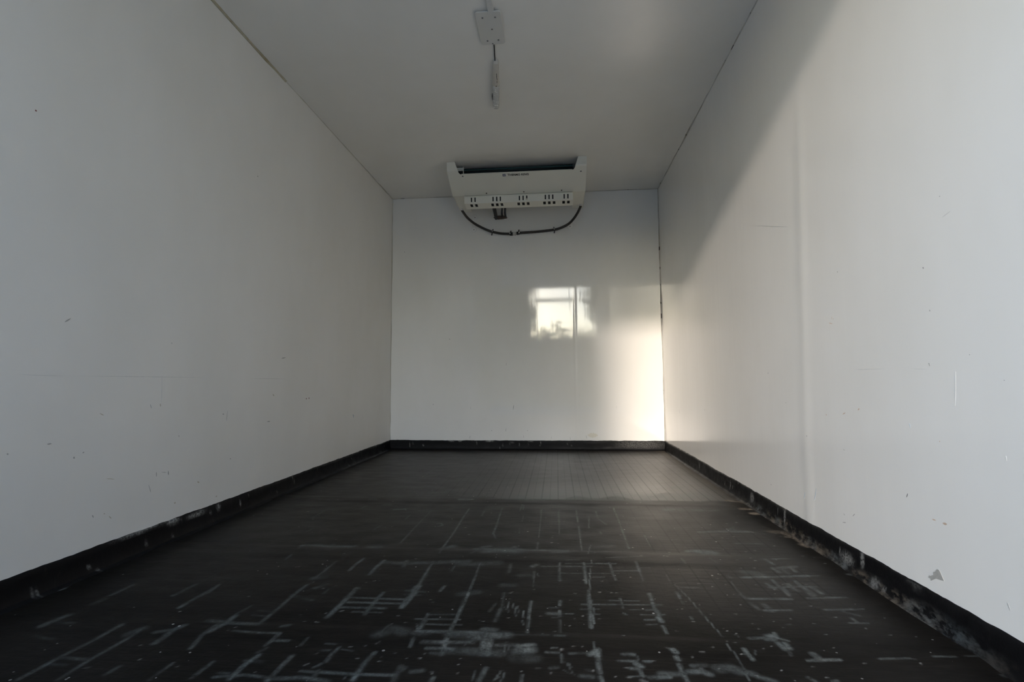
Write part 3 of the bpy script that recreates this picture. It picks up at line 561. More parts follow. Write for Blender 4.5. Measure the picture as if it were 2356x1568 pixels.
MARKS = [('L','g',6.2,[1.28,0.722,1.296,0.734]),('L','g',7.3,[2.391,0.667,2.43,0.673]),('L','f',2.1,[1.294,0.572,1.516,0.572,1.868,0.57]),('L','f',2.6,[2.137,0.567,2.443,0.566]),('L','f',1.5,[1.163,0.575,1.294,0.572]),('L','g',2.8,[1.592,0.479,1.597,0.465]),('L','t',3.9,[1.404,0.461,1.418,0.455]),('L','t',6.3,[1.634,0.48,1.637,0.469]),('L','g',6.3,[1.963,0.421,1.972,0.421]),('L','g',7.1,[2.284,0.364,2.308,0.364]),('L','g',2.4,[1.994,0.433,1.989,0.392]),('L','b',16.6,[3.3,0.331,3.309,0.306]),('L','r',9.9,[2.649,0.46,2.656,0.457]),('L','r',9.9,[2.68,0.464,2.684,0.456]),('L','t',8.9,[2.324,0.492,2.336,0.484]),('L','g',5.7,[1.631,0.248,1.632,0.233]),('L','g',5.8,[1.684,0.243,1.686,0.228]),('L','g',2.2,[1.653,0.244,1.676,0.239]),('L','g',2.8,[1.601,0.211,1.611,0.185]),('L','g',3.9,[1.398,0.166,1.402,0.157]),('L','t',4.0,[1.454,0.148,1.463,0.139]),('L','t',7.7,[1.832,0.177,1.843,0.171]),('L','t',7.4,[1.719,0.123,1.726,0.125]),('L','t',6.4,[1.939,0.095,1.949,0.098]),('L','g',4.9,[1.252,0.39,1.264,0.389]),('L','g',5.9,[1.153,0.377,1.157,0.378]),('L','g',4.5,[1.356,0.351,1.361,0.354]),('L','g',6.3,[1.33,0.345,1.332,0.339]),('L','g',5.7,[2.021,0.234,2.026,0.231]),('L','t',2.7,[1.439,0.263,1.468,0.256]),('L','g',4.4,[1.725,0.36,1.73,0.358]),('L','f',6.4,[1.672,0.693,1.677,0.689]),('L','t',4.0,[1.436,0.161,1.439,0.158]),('L','f',2.1,[1.637,0.575,1.639,0.472]),('L','r',5.7,[1.164,1.272,1.169,1.271]),('L','g',7.2,[2.145,1.498,2.152,1.497]),('R','t',3.1,[1.601,0.737,1.604,0.729]),('R','t',2.5,[1.596,0.732,1.593,0.727]),('R','o',3.1,[1.62,0.72,1.601,0.715]),('R','g',4.5,[1.203,0.702,1.2,0.699]),('R','g',3.0,[1.215,0.582,1.213,0.576]),('R','f',1.7,[1.496,0.574,1.383,0.574]),('R','f',1.5,[1.275,0.572,1.219,0.569]),('R','o',4.5,[1.667,0.437,1.661,0.436]),('R','o',3.6,[1.573,0.444,1.559,0.45]),('R','o',5.3,[1.496,0.461,1.489,0.466]),('R','d',2.7,[1.315,0.273,1.319,0.263]),('R','b',4.7,[1.75,0.194,1.766,0.151]),('R','c',5.6,[1.824,0.166,1.838,0.14]),('R','g',2.5,[1.58,0.343,1.574,0.339]),('R','g',3.1,[1.552,0.157,1.54,0.167]),('R','g',3.8,[1.606,0.126,1.588,0.129]),('R','o',6.7,[1.208,0.233,1.196,0.234]),('R','o',3.6,[1.239,0.233,1.228,0.233]),('R','g',6.3,[2.109,0.134,2.102,0.133]),('R','g',5.4,[1.797,0.357,1.79,0.357]),('R','g',5.1,[1.941,0.463,1.938,0.46]),('R','g',6.1,[2.087,0.571,2.081,0.572]),('R','g',8.5,[2.975,0.379,2.973,0.37]),('R','g',6.3,[3.585,0.342,3.579,0.317]),('R','f',1.5,[1.141,0.563,1.149,0.491]),('R','g',2.3,[1.028,0.545,1.026,0.544]),('R','g',2.8,[1.103,0.597,1.101,0.596]),('R','o',4.0,[1.201,0.411,1.199,0.41]),('R','f',1.8,[1.037,0.403,1.036,0.394]),('R','g',2.5,[1.598,0.153,1.592,0.149]),('R','c',2.6,[1.293,0.442,1.289,0.431]),('R','d',2.9,[1.213,0.802,1.212,0.798]),('R','f',2.2,[1.146,0.897,1.124,0.902]),('R','f',3.4,[2.112,1.178,1.858,1.095]),('R','g',4.2,[1.56,0.866,1.555,0.864]),('R','g',4.0,[1.216,0.583,1.213,0.58]),('R','g',2.8,[1.15,0.945,1.148,0.943]),('R','g',2.1,[1.059,0.129,1.057,0.123,1.054,0.116]),('B','d',4.3,[1.016,0.351,1.012,0.312]),('B','g',4.3,[0.955,0.169,0.949,0.141]),('B','g',9.8,[0.835,0.15,0.84,0.146]),('B','g',4.4,[0.664,0.108,0.658,0.083]),('B','g',6.5,[1.123,0.15,1.129,0.145]),('B','g',7.7,[0.486,0.891,0.499,0.888]),('B','d',6.9,[0.106,1.629,0.11,1.624]),('B','g',4.3,[1.588,0.113,1.592,0.086]),('B','g',4.3,[0.96,0.691,0.958,0.67]),('B','g',3.2,[1.315,0.107,1.313,0.081]),('B','g',3.2,[1.093,0.112,1.095,0.091]),('B','g',3.2,[1.462,0.102,1.464,0.076]),('B','g',7.7,[0.357,0.362,0.36,0.354]),('B','f',3.2,[1.829,0.347,1.83,0.315]),('B','f',4.4,[0.664,0.339,0.668,0.318]),('B','y',54.0,[1.598,0.113,1.681,0.113]),('B','d',6.6,[2.199,0.377,2.199,0.32])]

def stroke_mask(X, Y, LST, rmin=1.8):
    m = np.zeros_like(X)
    xs_, ys_ = X[0], Y[:, 0]
    for r, k, p in LST:
        far = max(0.0, p[1] / 1000.0 - 1.45)           # the mesh is coarser towards the far end
        r = max(r, rmin + 2.2 * min(far, 0.8)) / 1000.0
        k = k * (1.0 + 0.8 * min(far, 0.6))
        pts = [(p[i] / 1000.0, p[i + 1] / 1000.0) for i in range(0, len(p), 2)]
        x0, x1 = min(q[0] for q in pts) - 2 * r, max(q[0] for q in pts) + 2 * r
        y0, y1 = min(q[1] for q in pts) - 2 * r, max(q[1] for q in pts) + 2 * r
        i0, i1 = np.searchsorted(xs_, [x0, x1])
        j0, j1 = np.searchsorted(ys_, [y0, y1])
        if i1 <= i0 or j1 <= j0:
            continue
        sx, sy = X[j0:j1, i0:i1], Y[j0:j1, i0:i1]
        best = np.full(sx.shape, 1e9)
        for (ax, ay), (bx, by) in zip(pts[:-1], pts[1:]):
            dx, dy = bx - ax, by - ay
            t = np.clip(((sx - ax) * dx + (sy - ay) * dy) / (dx * dx + dy * dy + 1e-12), 0, 1)
            best = np.minimum(best, np.hypot(sx - ax - t * dx, sy - ay - t * dy))
        a = np.clip((1.5 - best / r) / 1.25, 0, 1)
        a = a * a * (3 - 2 * a) * k
        m[j0:j1, i0:i1] = np.maximum(m[j0:j1, i0:i1], a)
    return m

fx = np.linspace(0, W, 551)
fy = np.concatenate([np.arange(YO, 0.85, 0.05), np.arange(0.85, 1.9, 0.0035), np.arange(1.9, 2.6, 0.006), np.arange(2.6, L, 0.012), [L]])
BANDS = [(1.113, 0.034), (1.628, 0.052), (2.342, 0.045)]
def f_floor(U, V):
    z = np.zeros_like(U)
    for c, h in BANDS:
        z += 0.0022 * np.exp(-((V - c) / h) ** 4)
    z += waves(U, V, 31, 0.0009)
    return U, V, z - 0.001
me, FU, FV = grid_mesh('floor', fx, fy, f_floor)
plain = np.zeros_like(FU)
for c, h in BANDS:
    plain = np.maximum(plain, np.exp(-((FV - c) / (h * 1.05)) ** 8))
def is_dot(s_):
    return len(s_[2]) == 4 and math.hypot(s_[2][2] - s_[2][0], s_[2][3] - s_[2][1]) < 9 and s_[0] < 9
add_attr(me, 'scuff', stroke_mask(FU, FV, [q for q in SCUFFS if not is_dot(q)]) * 1.0)
add_attr(me, 'dots', stroke_mask(FU, FV, [(q[0] * 0.62, q[1] * (0.35 + 0.5 * ((i * 37) % 10) / 10), q[2]) for i, q in enumerate(q_ for q_ in SCUFFS if is_dot(q_))], 2.0))
dirt = stroke_mask(FU, FV, DIRT)
dirt = np.maximum(dirt, 0.35 * np.clip((FU - 2.10) / 0.05, 0, 1) * np.clip((FV - 2.2) / 0.5, 0, 1))
add_attr(me, 'dirt', dirt)
# dull grey traffic film worn into the far half, strongest along the middle and the right
fs = np.clip((FV - 2.385) / 0.02, 0, 1) * (0.32 + 0.62 * np.exp(-((FV - 2.5) / 0.22) ** 2) * np.exp(-((FU - 1.45) / 0.45) ** 2)
      + 0.45 * np.exp(-((FV - 2.6) / 0.4) ** 2) * np.clip((FU - 1.5) / 0.3, 0, 1))
fs *= np.clip(FU / 0.5, 0.15, 1) * np.clip((FU - 0.35) / 0.9, 0.35, 1)
rough_edge = np.clip((FV - 2.36 - 0.05 * np.sin(FU * 9) - 0.03 * np.sin(FU * 31 + 1)) / 0.06, 0.35, 1)
fs *= rough_edge
fs = np.maximum(fs, 0.20 * np.clip((FU - 1.5) / 0.25, 0, 1) * np.clip((2.15 - FU) / 0.1, 0, 1) * np.clip((FV - 1.15) / 0.3, 0, 1))
add_attr(me, 'film', np.clip(fs, 0, 1))
# smooth tar patch beside the right kerb
tarp = np.exp(-(((FU - 2.06) / 0.12) ** 2 + ((FV - 2.12) / 0.17) ** 2) ** 2)
add_attr(me, 'tar', tarp)
add_attr(me, 'plain', np.maximum(plain, tarp))
floor_o = lining('floor', me, M_FLOOR, (-T, W + T, YO, L + T, -0.12, -0.006))

# ------------------------------------------------------------------ black sealant kerbs along the floor
def kerb(name, length, frame, seed, chips, toe0, hh=0.071, worn=None):
    """upturned black coating; frame(s, d, h) -> world point, s along the wall, d out of the wall, h up"""
    n = int(length / 0.006)
    s = np.linspace(0, length, n)
    top = hh + 0.0016 * vnoise(n, 0.02, seed) + 0.0012 * vnoise(n, 0.15, seed + 1) + 0.0006 * vnoise(n, 0.5, seed + 2)
    bul = 0.0020 * vnoise(n, 0.03, seed + 3)
    toe = toe0 * (1 + 0.22 * vnoise(n, 0.012, seed + 4) + 0.10 * vnoise(n, 0.08, seed + 5))
    rows = []
    prof = [(0.0005, 1.0, 0), (0.0035, 0.985, 0), (0.0052, 0.93, 0.3), (0.0060, 0.80, 0.7), (0.0065, 0.62, 1), (0.0072, 0.45, 1),
            (0.0088, 0.30, 0.8), (0.0105, 0.17, 0.4), (0.0125, 0.085, 0.2), (0.0145, 0.04, 0)]
    for d, h, b in prof:
        rows.append((d + bul * b, h * top))
    rows.append((toe, np.full(n, 0.0012)))
    rows.append((toe + 0.004, np.full(n, -0.004)))
    D = np.stack([r[0] + 0 * s for r in rows])
    Hh = np.stack([r[1] for r in rows])
    S = np.broadcast_to(s, D.shape)
    co = np.array([frame(a, b, c) for a, b, c in zip(S.ravel(), D.ravel(), Hh.ravel())], dtype=np.float32)
    m = len(rows)
    idx = np.arange(m * n).reshape(m, n)
    q = np.stack([idx[:-1, :-1], idx[:-1, 1:], idx[1:, 1:], idx[1:, :-1]], -1).reshape(-1, 4)
    me = bpy.data.meshes.new(name)
    me.from_pydata(co.tolist(), [], q.tolist())
    chip = np.zeros(D.shape)
    for cs, ch, rs_, rh, k in chips:
        chip = np.maximum(chip, k * np.exp(-(((S - cs) / rs_) ** 2 + ((Hh - ch) / rh) ** 2) ** 2))
    r = np.random.RandomState(seed)
    for _ in range(int(length * 7)):
        cs, ch = r.uniform(0, length), r.uniform(0.005, hh)
        chip = np.maximum(chip, r.uniform(0.2, 0.7) * np.exp(-(((S - cs) / 0.004) ** 2 + ((Hh - ch) / r.uniform(0.003, 0.012)) ** 2) ** 2))
    add_attr(me, 'chip', chip)
    wn = np.zeros(D.shape)
    if worn:
        lim = 0.030 + 0.010 * vnoise(n, 0.02, seed + 8) + 0.006 * vnoise(n, 0.1, seed + 9)
        win = np.clip((s - worn[0]) / 0.25, 0, 1) * np.clip((worn[1] - s) / 0.15, 0, 1)
        wn = np.clip((lim[None] - Hh) / 0.012, 0, 1) * win[None]
    add_attr(me, 'worn', wn)
    o = link(name, me, M_BASE, smooth=True)
    bm = bmesh.new(); bm.from_mesh(me); bmesh.ops.recalc_face_normals(bm, faces=bm.faces); bm.to_mesh(me); bm.free()
    return tag(o, kind='structure')

kerb('baseboard_left', L - YO, lambda s, d, h: (d, YO + s, h), 5, [(1.86, 0.064, 0.03, 0.008, 0.9), (1.98, 0.060, 0.05, 0.006, 0.9), (2.10, 0.055, 0.012, 0.012, 0.8), (2.24, 0.035, 0.004, 0.012, 1.0), (1.72, 0.069, 0.10, 0.003, 0.7)], 0.030)
kerb('baseboard_right', L - YO, lambda s, d, h: (W - d, YO + s, h), 15, [(2.13, 0.045, 0.006, 0.03, 0.8), (1.66, 0.050, 0.008, 0.02, 0.7), (1.73, 0.03, 0.03, 0.015, 0.5), (1.60, 0.012, 0.02, 0.012, 0.4), (2.72, 0.04, 0.004, 0.02, 0.8), (3.25, 0.04, 0.006, 0.02, 0.8), (2.45, 0.04, 0.02, 0.02, 0.5), (1.45, 0.062, 0.03, 0.004, 0.8)], 0.019, worn=(1.15, 2.62))
kerb('baseboard_back', W, lambda s, d, h: (s, L - d, h), 25, [(0.51, 0.069, 0.03, 0.004, 1.0), (0.58, 0.069, 0.015, 0.005, 1.0), (0.82, 0.067, 0.03, 0.003, 0.9), (0.28, 0.03, 0.004, 0.006, 0.9), (2.0, 0.045, 0.18, 0.03, 0.22), (1.0, 0.06, 0.02, 0.004, 0.5), (1.15, 0.064, 0.02, 0.003, 0.5)], 0.022)

# ------------------------------------------------------------------ sealant beads in the corners
def bead(name, a, b, d1, d2, size, mat, seed):
    """triangular bead from a to b; d1, d2 = directions into the room along the two surfaces"""
    a, b, d1, d2 = map(Vector, (a, b, d1, d2))
    n = max(8, int((b - a).length / 0.02))
    w1 = size * (1 + 0.45 * vnoise(n, 0.2, seed))
    w2 = size * (1 + 0.45 * vnoise(n, 0.2, seed + 1))
    mb = MB()
    vs, fs_ = [], []
    for i in range(n):
        p = a.lerp(b, i / (n - 1))
        vs += [p - d1 * 0.001 - d2 * 0.001, p + d1 * float(w1[i]), p + (d1 + d2) * size * 0.36, p + d2 * float(w2[i])]
    for i in range(n - 1):
        for k in range(4):
            k2 = (k + 1) % 4
            fs_.append((i * 4 + k, i * 4 + k2, (i + 1) * 4 + k2, (i + 1) * 4 + k))
    mb.add(vs, fs_)
    return tag(mb.build(name, mat, smooth=True), kind='structure')

bead('trim_2', (0, 2.36, H), (0, L, H), (1, 0, 0), (0, 0, -1), 0.0045, M_CAULK, 40)
bead('trim_3', (0, YO, H), (0, 2.36, H), (1, 0, 0), (0, 0, -1), 0.0085, M_CAULK_Y, 41)
bead('trim_4', (W, YO, H), (W, L, H), (-1, 0, 0), (0, 0, -1), 0.0045, M_CAULK_D, 42)
bead('trim_5', (0, L, H), (W, L, H), (0, -1, 0), (0, 0, -1), 0.004, M_CAULK, 43)
bead('trim_6', (0, L, 0.07), (0, L, H), (1, 0, 0), (0, -1, 0), 0.004, M_CAULK, 44)
bead('trim_7', (W, L, 0.07), (W, L, H), (-1, 0, 0), (0, -1, 0), 0.006, M_CAULK_D, 45)

# ------------------------------------------------------------------ evaporator (cooling unit) under the ceiling
XC = 1.1
ev = empty('evaporator_unit', (XC, 3.70, H))
tag(ev, 'cream white evaporator cooling unit with slotted grille hung under the ceiling by the back wall', 'cooling unit')
X0, X1 = 0.610, 1.590
def arc_rows():
    """(v, y, z, notch half width or None) down the sheet-metal front"""
    rows = []
    for z, y in ((2.0855, 3.394), (2.070, 3.396), (2.050, 3.399), (2.034, 3.402), (2.026, 3.4055), (2.0205, 3.411), (2.016, 3.418)):
        t = (2.0855 - z) / (2.0855 - 2.0085)
        rows.append([y, z, 0.432 - 0.026 * t])
    for k in range(1, 5):      # rounded notch corners
        a = k / 4 * math.pi / 2
        y = 3.418 + 0.0145 * math.sin(a)
        rows.append([y, 2.016 - 0.516 * (y - 3.418), 0.432 - 0.026 - 0.014 * (1 - math.cos(a))])
    return rows
sheet = MB()
rw = arc_rows()
for sgn in (-1, 1):
    vs = []
    for y, z, hw in rw:
        vs += [(XC + sgn * 0.49, y, z), (XC + sgn * hw, y, z)]
    sheet.add(vs, [(2 * i, 2 * i + 1, 2 * i + 3, 2 * i + 2) for i in range(len(rw) - 1)])
yb, zb, hwb = rw[-1]
y1, z1 = 3.607, zb - 0.516 * (3.607 - yb)
xsr = [X0, XC - hwb, XC + hwb, X1]
sheet.add([(x, yb, zb) for x in xsr] + [(x, y1, z1) for x in xsr], [(0, 1, 5, 4), (1, 2, 6, 5), (2, 3, 7, 6)])
# rolled lower lip of the sheet and the upper hem of the notch
sheet.add([(XC - hwb, yb, zb), (XC + hwb, yb, zb), (XC + hwb, yb + 0.004, zb + 0.007), (XC - hwb, yb + 0.004, zb + 0.007)], [(0, 1, 2, 3)])
cover = sheet.build('front_panel', M_UNIT, ev)
so = cover.modifiers.new('thickness', 'SOLIDIFY'); so.thickness = 0.0016; so.offset = -1
for sgn in (-1, 1):
    a, b = (X0, X0 + 0.004) if sgn < 0 else (X1 - 0.004, X1)
    poly = [(3.395, 2.0855), (3.402, 2.034), (3.418, 2.018), (3.566, 1.941), (3.62, 1.926), (3.75, 1.916), (3.87, 1.912), (3.96, 1.912), (3.96, 2.0855)]
    MB().prism(poly, a, b).build('end_cap', M_UNIT, ev)
    # drain pan corner: underside of the ear, sweeping back to the drain spigot
    e0, e1 = (X0 + 0.004, XC - 0.402) if sgn < 0 else (XC + 0.402, X1 - 0.004)
    ear = MB().prism([(3.604, 1.9215), (3.62, 1.9265), (3.75, 1.9165), (3.87, 1.9125), (3.955, 1.9125), (3.955, 1.95), (3.62, 1.95)], e0, e1)
    ear.build('drain_pan', M_UNIT, ev, bevel=0.003)
# body behind
MB().box(X0 + 0.004, X1 - 0.004, 3.62, 3.955, 1.951, 2.0855).build('housing', M_UNIT, ev)
# grille box
GX0, GX1 = XC - 0.400, XC + 0.400
slot_x = [0.753, 0.780, 0.914, 0.941, 0.968, 1.109, 1.136, 1.163, 1.299, 1.326, 1.353, 1.436, 1.463]
sq_x = [0.749, 0.785, 0.906, 0.941, 0.976, 1.101, 1.136, 1.171, 1.292, 1.327, 1.362, 1.432, 1.467]
def holed(mb, centers, half, s_rows, fn):
    """strip with a row of rectangular holes; s_rows = four stations across, the middle pair bounding the holes"""
    cuts = [GX0]
    for c in centers:
        cuts += [c - half, c + half]
    cuts.append(GX1)
    nC = len(cuts)
    vs = [fn(x, s) for s in s_rows for x in cuts]
    fs_ = []
    for j in range(len(s_rows) - 1):
        for i in range(nC - 1):
            if j == 1 and i % 2 == 1:
                continue
            fs_.append((j * nC + i, j * nC + i + 1, (j + 1) * nC + i + 1, (j + 1) * nC + i))
    mb.add(vs, fs_)
gr = MB()
face = lambda x, z: (x, 3.594 + 0.22 * (1.912 - z) * (1 if z > 1.9 else 0) + (1.912 - z) * 0.14, z)
holed(gr, slot_x, 0.0045, [1.908, 1.8985, 1.8665, 1.857], face)
yf = face(0, 1.857)[1]
under = lambda x, y: (x, y, 1.857 - 0.13 * (y - yf))
holed(gr, sq_x, 0.0095, [yf, 3.614, 3.657, 3.690], under)
gr.add([under(GX0, 3.69), under(GX1, 3.69), (GX1, 3.70, 1.86), (GX0, 3.70, 1.86), (GX1, 3.70, 1.95), (GX0, 3.70, 1.95)], [(0, 1, 2, 3), (3, 2, 4, 5)])
for gx in (GX0, GX1):
    gr.add([face(gx, 1.908), face(gx, 1.857), under(gx, 3.69), (gx, 3.70, 1.86), (gx, 3.70, 1.95), (gx, 3.60, 1.95)], [(0, 1, 2, 3, 4, 5)])
gr.add([face(GX0, 1.908), face(GX1, 1.908), (GX1, 3.606, 1.917), (GX0, 3.606, 1.917)], [(0, 1, 2, 3)])
grille = gr.build('grille', M_GRILLE, ev)
so = grille.modifiers.new('thickness', 'SOLIDIFY'); so.thickness = 0.0010; so.offset = 1
MB().add([(x, y, z) for x in (GX0 + 0.004, GX1 - 0.004) for y, z in ((3.6045, 1.905), (3.6105, 1.8595), (3.684, 1.850), (3.684, 1.93), (3.612, 1.93))], [(0, 1, 2, 3, 4), (9, 8, 7, 6, 5)] + [(i, i + 5, (i + 1) % 5 + 5, (i + 1) % 5) for i in range(5)]).build('slot_shade_fill', M_DARK, grille)  # black block paints the shade seen through the slots
MB().box(1.1590, 1.1675, 3.5995, 3.6035, 1.866, 1.879).build('debris', M_CAULK_Y, grille)
# coil seen through the notch
cx0, cx1 = 0.700, 1.497
MB().box(cx0, cx1, 3.472, 3.60, 2.000, 2.0605).build('coil', M_COIL, ev)
coil_o = ev.children[-1]
MB().box(cx0, cx1, 3.4655, 3.472, 2.0530, 2.0562).build('fin_line', M_COIL_HI, coil_o)  # paler teal strip paints the highlight along the coil front
MB().box(cx0 + 0.25, cx1, 3.4665, 3.472, 2.0330, 2.0344).build('fin_line', M_COIL, coil_o)
for z in (2.060, 2.043, 2.024):
    MB().tube([(cx0, 3.470, z), (cx1, 3.470, z)], 0.0046, 8).build('coil_tube', M_COIL, coil_o, smooth=True)
MB().box(0.666, 0.7195, 3.463, 3.470, 2.050, 2.072).build('coil_bracket', M_UNIT, ev)
MB().box(0.7185, 0.7205, 3.442, 3.470, 2.000, 2.072).build('bracket_flange', M_UNIT, ev)
MB().box(0.660, 0.7185, 3.470, 3.476, 2.000, 2.056).build('bracket_backing', M_DARK, ev)
pn = Vector((0, -0.4586, -0.8886))
def on_panel(x, y):
    return Vector((x, y, zb - 0.516 * (y - yb)))
for x in (0.716, 1.552):
    s_ = MB().dome(on_panel(x, 3.4465), pn, 0.0062, 0.0030, 12, 3).build('panel_screw', M_STEEL, ev, smooth=True)
for x in (0.866, 1.142, 1.418):
    c_ = on_panel(x, 3.592)
    MB().dome(c_, pn, 0.0055, 0.0022, 10, 3).build('grille_clip', M_RUST, ev, smooth=True)
# lettering and emblem
def text_mesh(body, size, mat, name, parent, origin, ux, uy, width, bold, proud):
    cu = bpy.data.curves.new('t', 'FONT')
    cu.body = body
    cu.size = 1.0
    cu.offset = bold
    cu.extrude = 0.02
    cu.resolution_u = 3
    to = bpy.data.objects.new('t', cu)
    C.objects.link(to)
    bpy.context.view_layer.update()
    me = bpy.data.meshes.new_from_object(to.evaluated_get(bpy.context.evaluated_depsgraph_get()))
    bpy.data.objects.remove(to)
    n = len(me.vertices)
    co = np.empty(n * 3, dtype=np.float32)
    me.vertices.foreach_get('co', co)
    co = co.reshape(-1, 3)
    lo, hi = co.min(0), co.max(0)
    uz = ux.cross(uy)
    u = (co[:, 0] - lo[0]) / (hi[0] - lo[0]) * width
    v = (co[:, 1] - lo[1]) / (hi[1] - lo[1]) * size
    w = (co[:, 2] - lo[2]) / (hi[2] - lo[2]) * proud
    off = Vector(origin) - parent.location
    out = np.array(off)[None] + u[:, None] * np.array(ux)[None] + v[:, None] * np.array(uy)[None] + w[:, None] * np.array(uz)[None]
    me.vertices.foreach_set('co', out.astype(np.float32).ravel())
    me.name = name
    return link(name, me, mat, parent)
ux, uy = Vector((1, 0, 0)), Vector((0, -0.8886, 0.4586))
text_mesh('THERMO KING', 0.0175, M_INK, 'lettering', ev, on_panel(1.0365, 3.4585), ux, uy, 0.150, 0.028, 0.0008)
# emblem: dark blue square with a small white snowflake star
eo = on_panel(1.0115, 3.4515)
sqp = [eo + ux * a * 0.0105 + uy * b * 0.0095 for a, b in ((-1, -1), (1, -1), (1, 1), (-1, 1))]
em = MB().add(sqp + [p + pn * 0.0006 for p in sqp], [(0, 3, 2, 1), (4, 5, 6, 7), (0, 1, 5, 4), (1, 2, 6, 5), (2, 3, 7, 6), (3, 0, 4, 7)]).build('emblem', M_INKB, ev)
st = MB()
for k in range(4):
    a = math.pi * k / 4
    d_ = ux * math.cos(a) + uy * math.sin(a)
    e_ = ux * -math.sin(a) + uy * math.cos(a)
    ln, wd = (0.0080, 0.0007)
    q = [eo + d_ * ln + e_ * wd, eo - d_ * ln + e_ * wd, eo - d_ * ln - e_ * wd, eo + d_ * ln - e_ * wd]
    q = [p + pn * 0.0004 for p in q]
    st.add(q + [p + pn * 0.0005 for p in q], [(0, 3, 2, 1), (4, 5, 6, 7), (0, 1, 5, 4), (1, 2, 6, 5), (2, 3, 7, 6), (3, 0, 4, 7)])
st.build('emblem_star', M_WHITE, em)
for x, y, z in ((0.627, 3.875, 1.913), (1.570, 3.872, 1.913)):
    MB().tube([(x, y - 0.006, z + 0.012), (x, y + 0.004, z - 0.008)], 0.0115, 12).build('drain_spigot', M_WHITE, ev, smooth=True)

# ------------------------------------------------------------------ drain hose clipped to the back wall
HOSE = [(0.627, 3.878, 1.908), (0.636, 3.890, 1.893), (0.665, 3.93, 1.858), (0.71, 3.985, 1.829), (0.76, 4.02, 1.806), (0.813, 4.036, 1.783), (0.853, 4.041, 1.770), (0.922, 4.042, 1.754), (1.005, 4.042, 1.748)]
HOSE2 = [(1.073, 4.042, 1.753), (1.221, 4.042, 1.759), (1.36, 4.041, 1.771), (1.424, 4.036, 1.787), (1.478, 4.01, 1.807), (1.517, 3.97, 1.834), (1.547, 3.925, 1.867), (1.564, 3.888, 1.893), (1.570, 3.875, 1.907)]
ho = empty('drain_hose', (1.04, 4.05, 1.75))
tag(ho, 'grey brown drain hose hanging in a shallow loop below the cooling unit', 'hose')
for pts in (HOSE, HOSE2):
    cp = catmull(pts, 10)
    MB().tube(cp, [0.0098 + (0.0004 if i % 2 else 0) for i in range(len(cp))], 12).build('hose_run', M_HOSE, ho, smooth=True)
MB().tube([(0.998, 4.042, 1.7475), (1.020, 4.042, 1.7465)], 0.0135, 12).build('hose_clamp', M_BLACK, ho, smooth=True)
MB().tube([(1.052, 4.042, 1.750), (1.074, 4.042, 1.7535)], 0.0135, 12).build('hose_clamp', M_BLACK, ho, smooth=True)
MB().tube([(1.015, 4.042, 1.7468), (1.036, 4.042, 1.748), (1.058, 4.042, 1.7508)], 0.0105, 12).build('joint_sleeve', M_LAMP, ho, smooth=True)
MB().tube([(1.036, 4.048, 1.746), (1.040, 4.053, 1.735)], 0.005, 8).build('joint_outlet', M_LAMP, ho, smooth=True)
for x, z in ((1.004, 1.764), (1.070, 1.770)):
    MB().tube([(x, 4.037, z - 0.005), (x + 0.002, 4.034, z + 0.008)], 0.0050, 8).build('clamp_screw', M_BLACK, ho, smooth=True)
MB().dome((0.998, 4.0275, 1.748), (0, -1, 0), 0.0058, 0.003, 10, 3).build('clamp_glint', M_CLIP, ho, smooth=True)
MB().dome((1.073, 4.0275, 1.7535), (0, -1, 0), 0.0058, 0.003, 10, 3).build('clamp_glint', M_CLIP, ho, smooth=True)
for x, z, tl in ((0.8535, 1.7700, 0.22), (1.3605, 1.7712, -0.12)):
    cl = MB()
    ring = [(x + tl * 0.016 * math.sin(a), 4.0405 - 0.0150 * math.cos(a), z + 0.0155 * math.sin(a)) for a in [i / 16 * math.pi - math.pi / 2 for i in range(17)]]
    cl.tube([(x - 0.004 + tl * -.02, 4.0545, z - 0.024)] + ring + [(x - 0.002 + tl * .02, 4.0545, z + 0.024)], 0.0042, 8)
    k_ = cl.build('wall_clip', M_BLACK, ho, smooth=True)
    MB().box(x - 0.0022, x + 0.0022, 4.0195, 4.0225, z - 0.008, z + 0.008).build('clip_label', M_CLIP, k_, bevel=0.0008)

# refrigerant pipes running from the unit into the wall
pp = empty('refrigerant_pipes', (0.92, 4.05, 1.89))
tag(pp, 'black rubber-sleeved refrigerant pipes entering the back wall under the cooling unit', 'pipe')
MB().tube(catmull([(0.905, 3.72, 1.935), (0.897, 3.78, 1.895), (0.888, 3.95, 1.892), (0.882, 4.062, 1.888)], 8), 0.0145, 12).build('pipe', M_BLACK, pp, smooth=True)
MB().tube(catmull([(0.968, 3.73, 1.940), (0.960, 3.80, 1.900), (0.940, 3.96, 1.902), (0.933, 4.062, 1.898)], 8), 0.0085, 10).build('pipe', M_BLACK, pp, smooth=True)
MB().tube(catmull([(0.990, 3.73, 1.940), (0.984, 3.80, 1.900), (0.966, 3.96, 1.902), (0.960, 4.062, 1.898)], 8), 0.0085, 10).build('pipe', M_BLACK, pp, smooth=True)
fo = MB()
rs = np.random.RandomState(9)
pl = []
for i in range(26):
    a = 2 * math.pi * i / 26
    pl.append((0.922 + (0.056 + 0.008 * rs.uniform(-1, 1)) * math.cos(a), 1.893 + (0.017 + 0.004 * rs.uniform(-1, 1)) * math.sin(a)))
n_ = len(pl)
fo.add([(x, L + 0.001, z) for x, z in pl] + [(0.922 + (x - 0.922) * 0.8, L - 0.012, 1.893 + (z - 1.893) * 0.75) for x, z in pl],
       [tuple(range(n_, 2 * n_))] + [(i, (i + 1) % n_, (i + 1) % n_ + n_, i + n_) for i in range(n_)])
fo.build('sealing_foam', M_FOAM, pp, smooth=False)

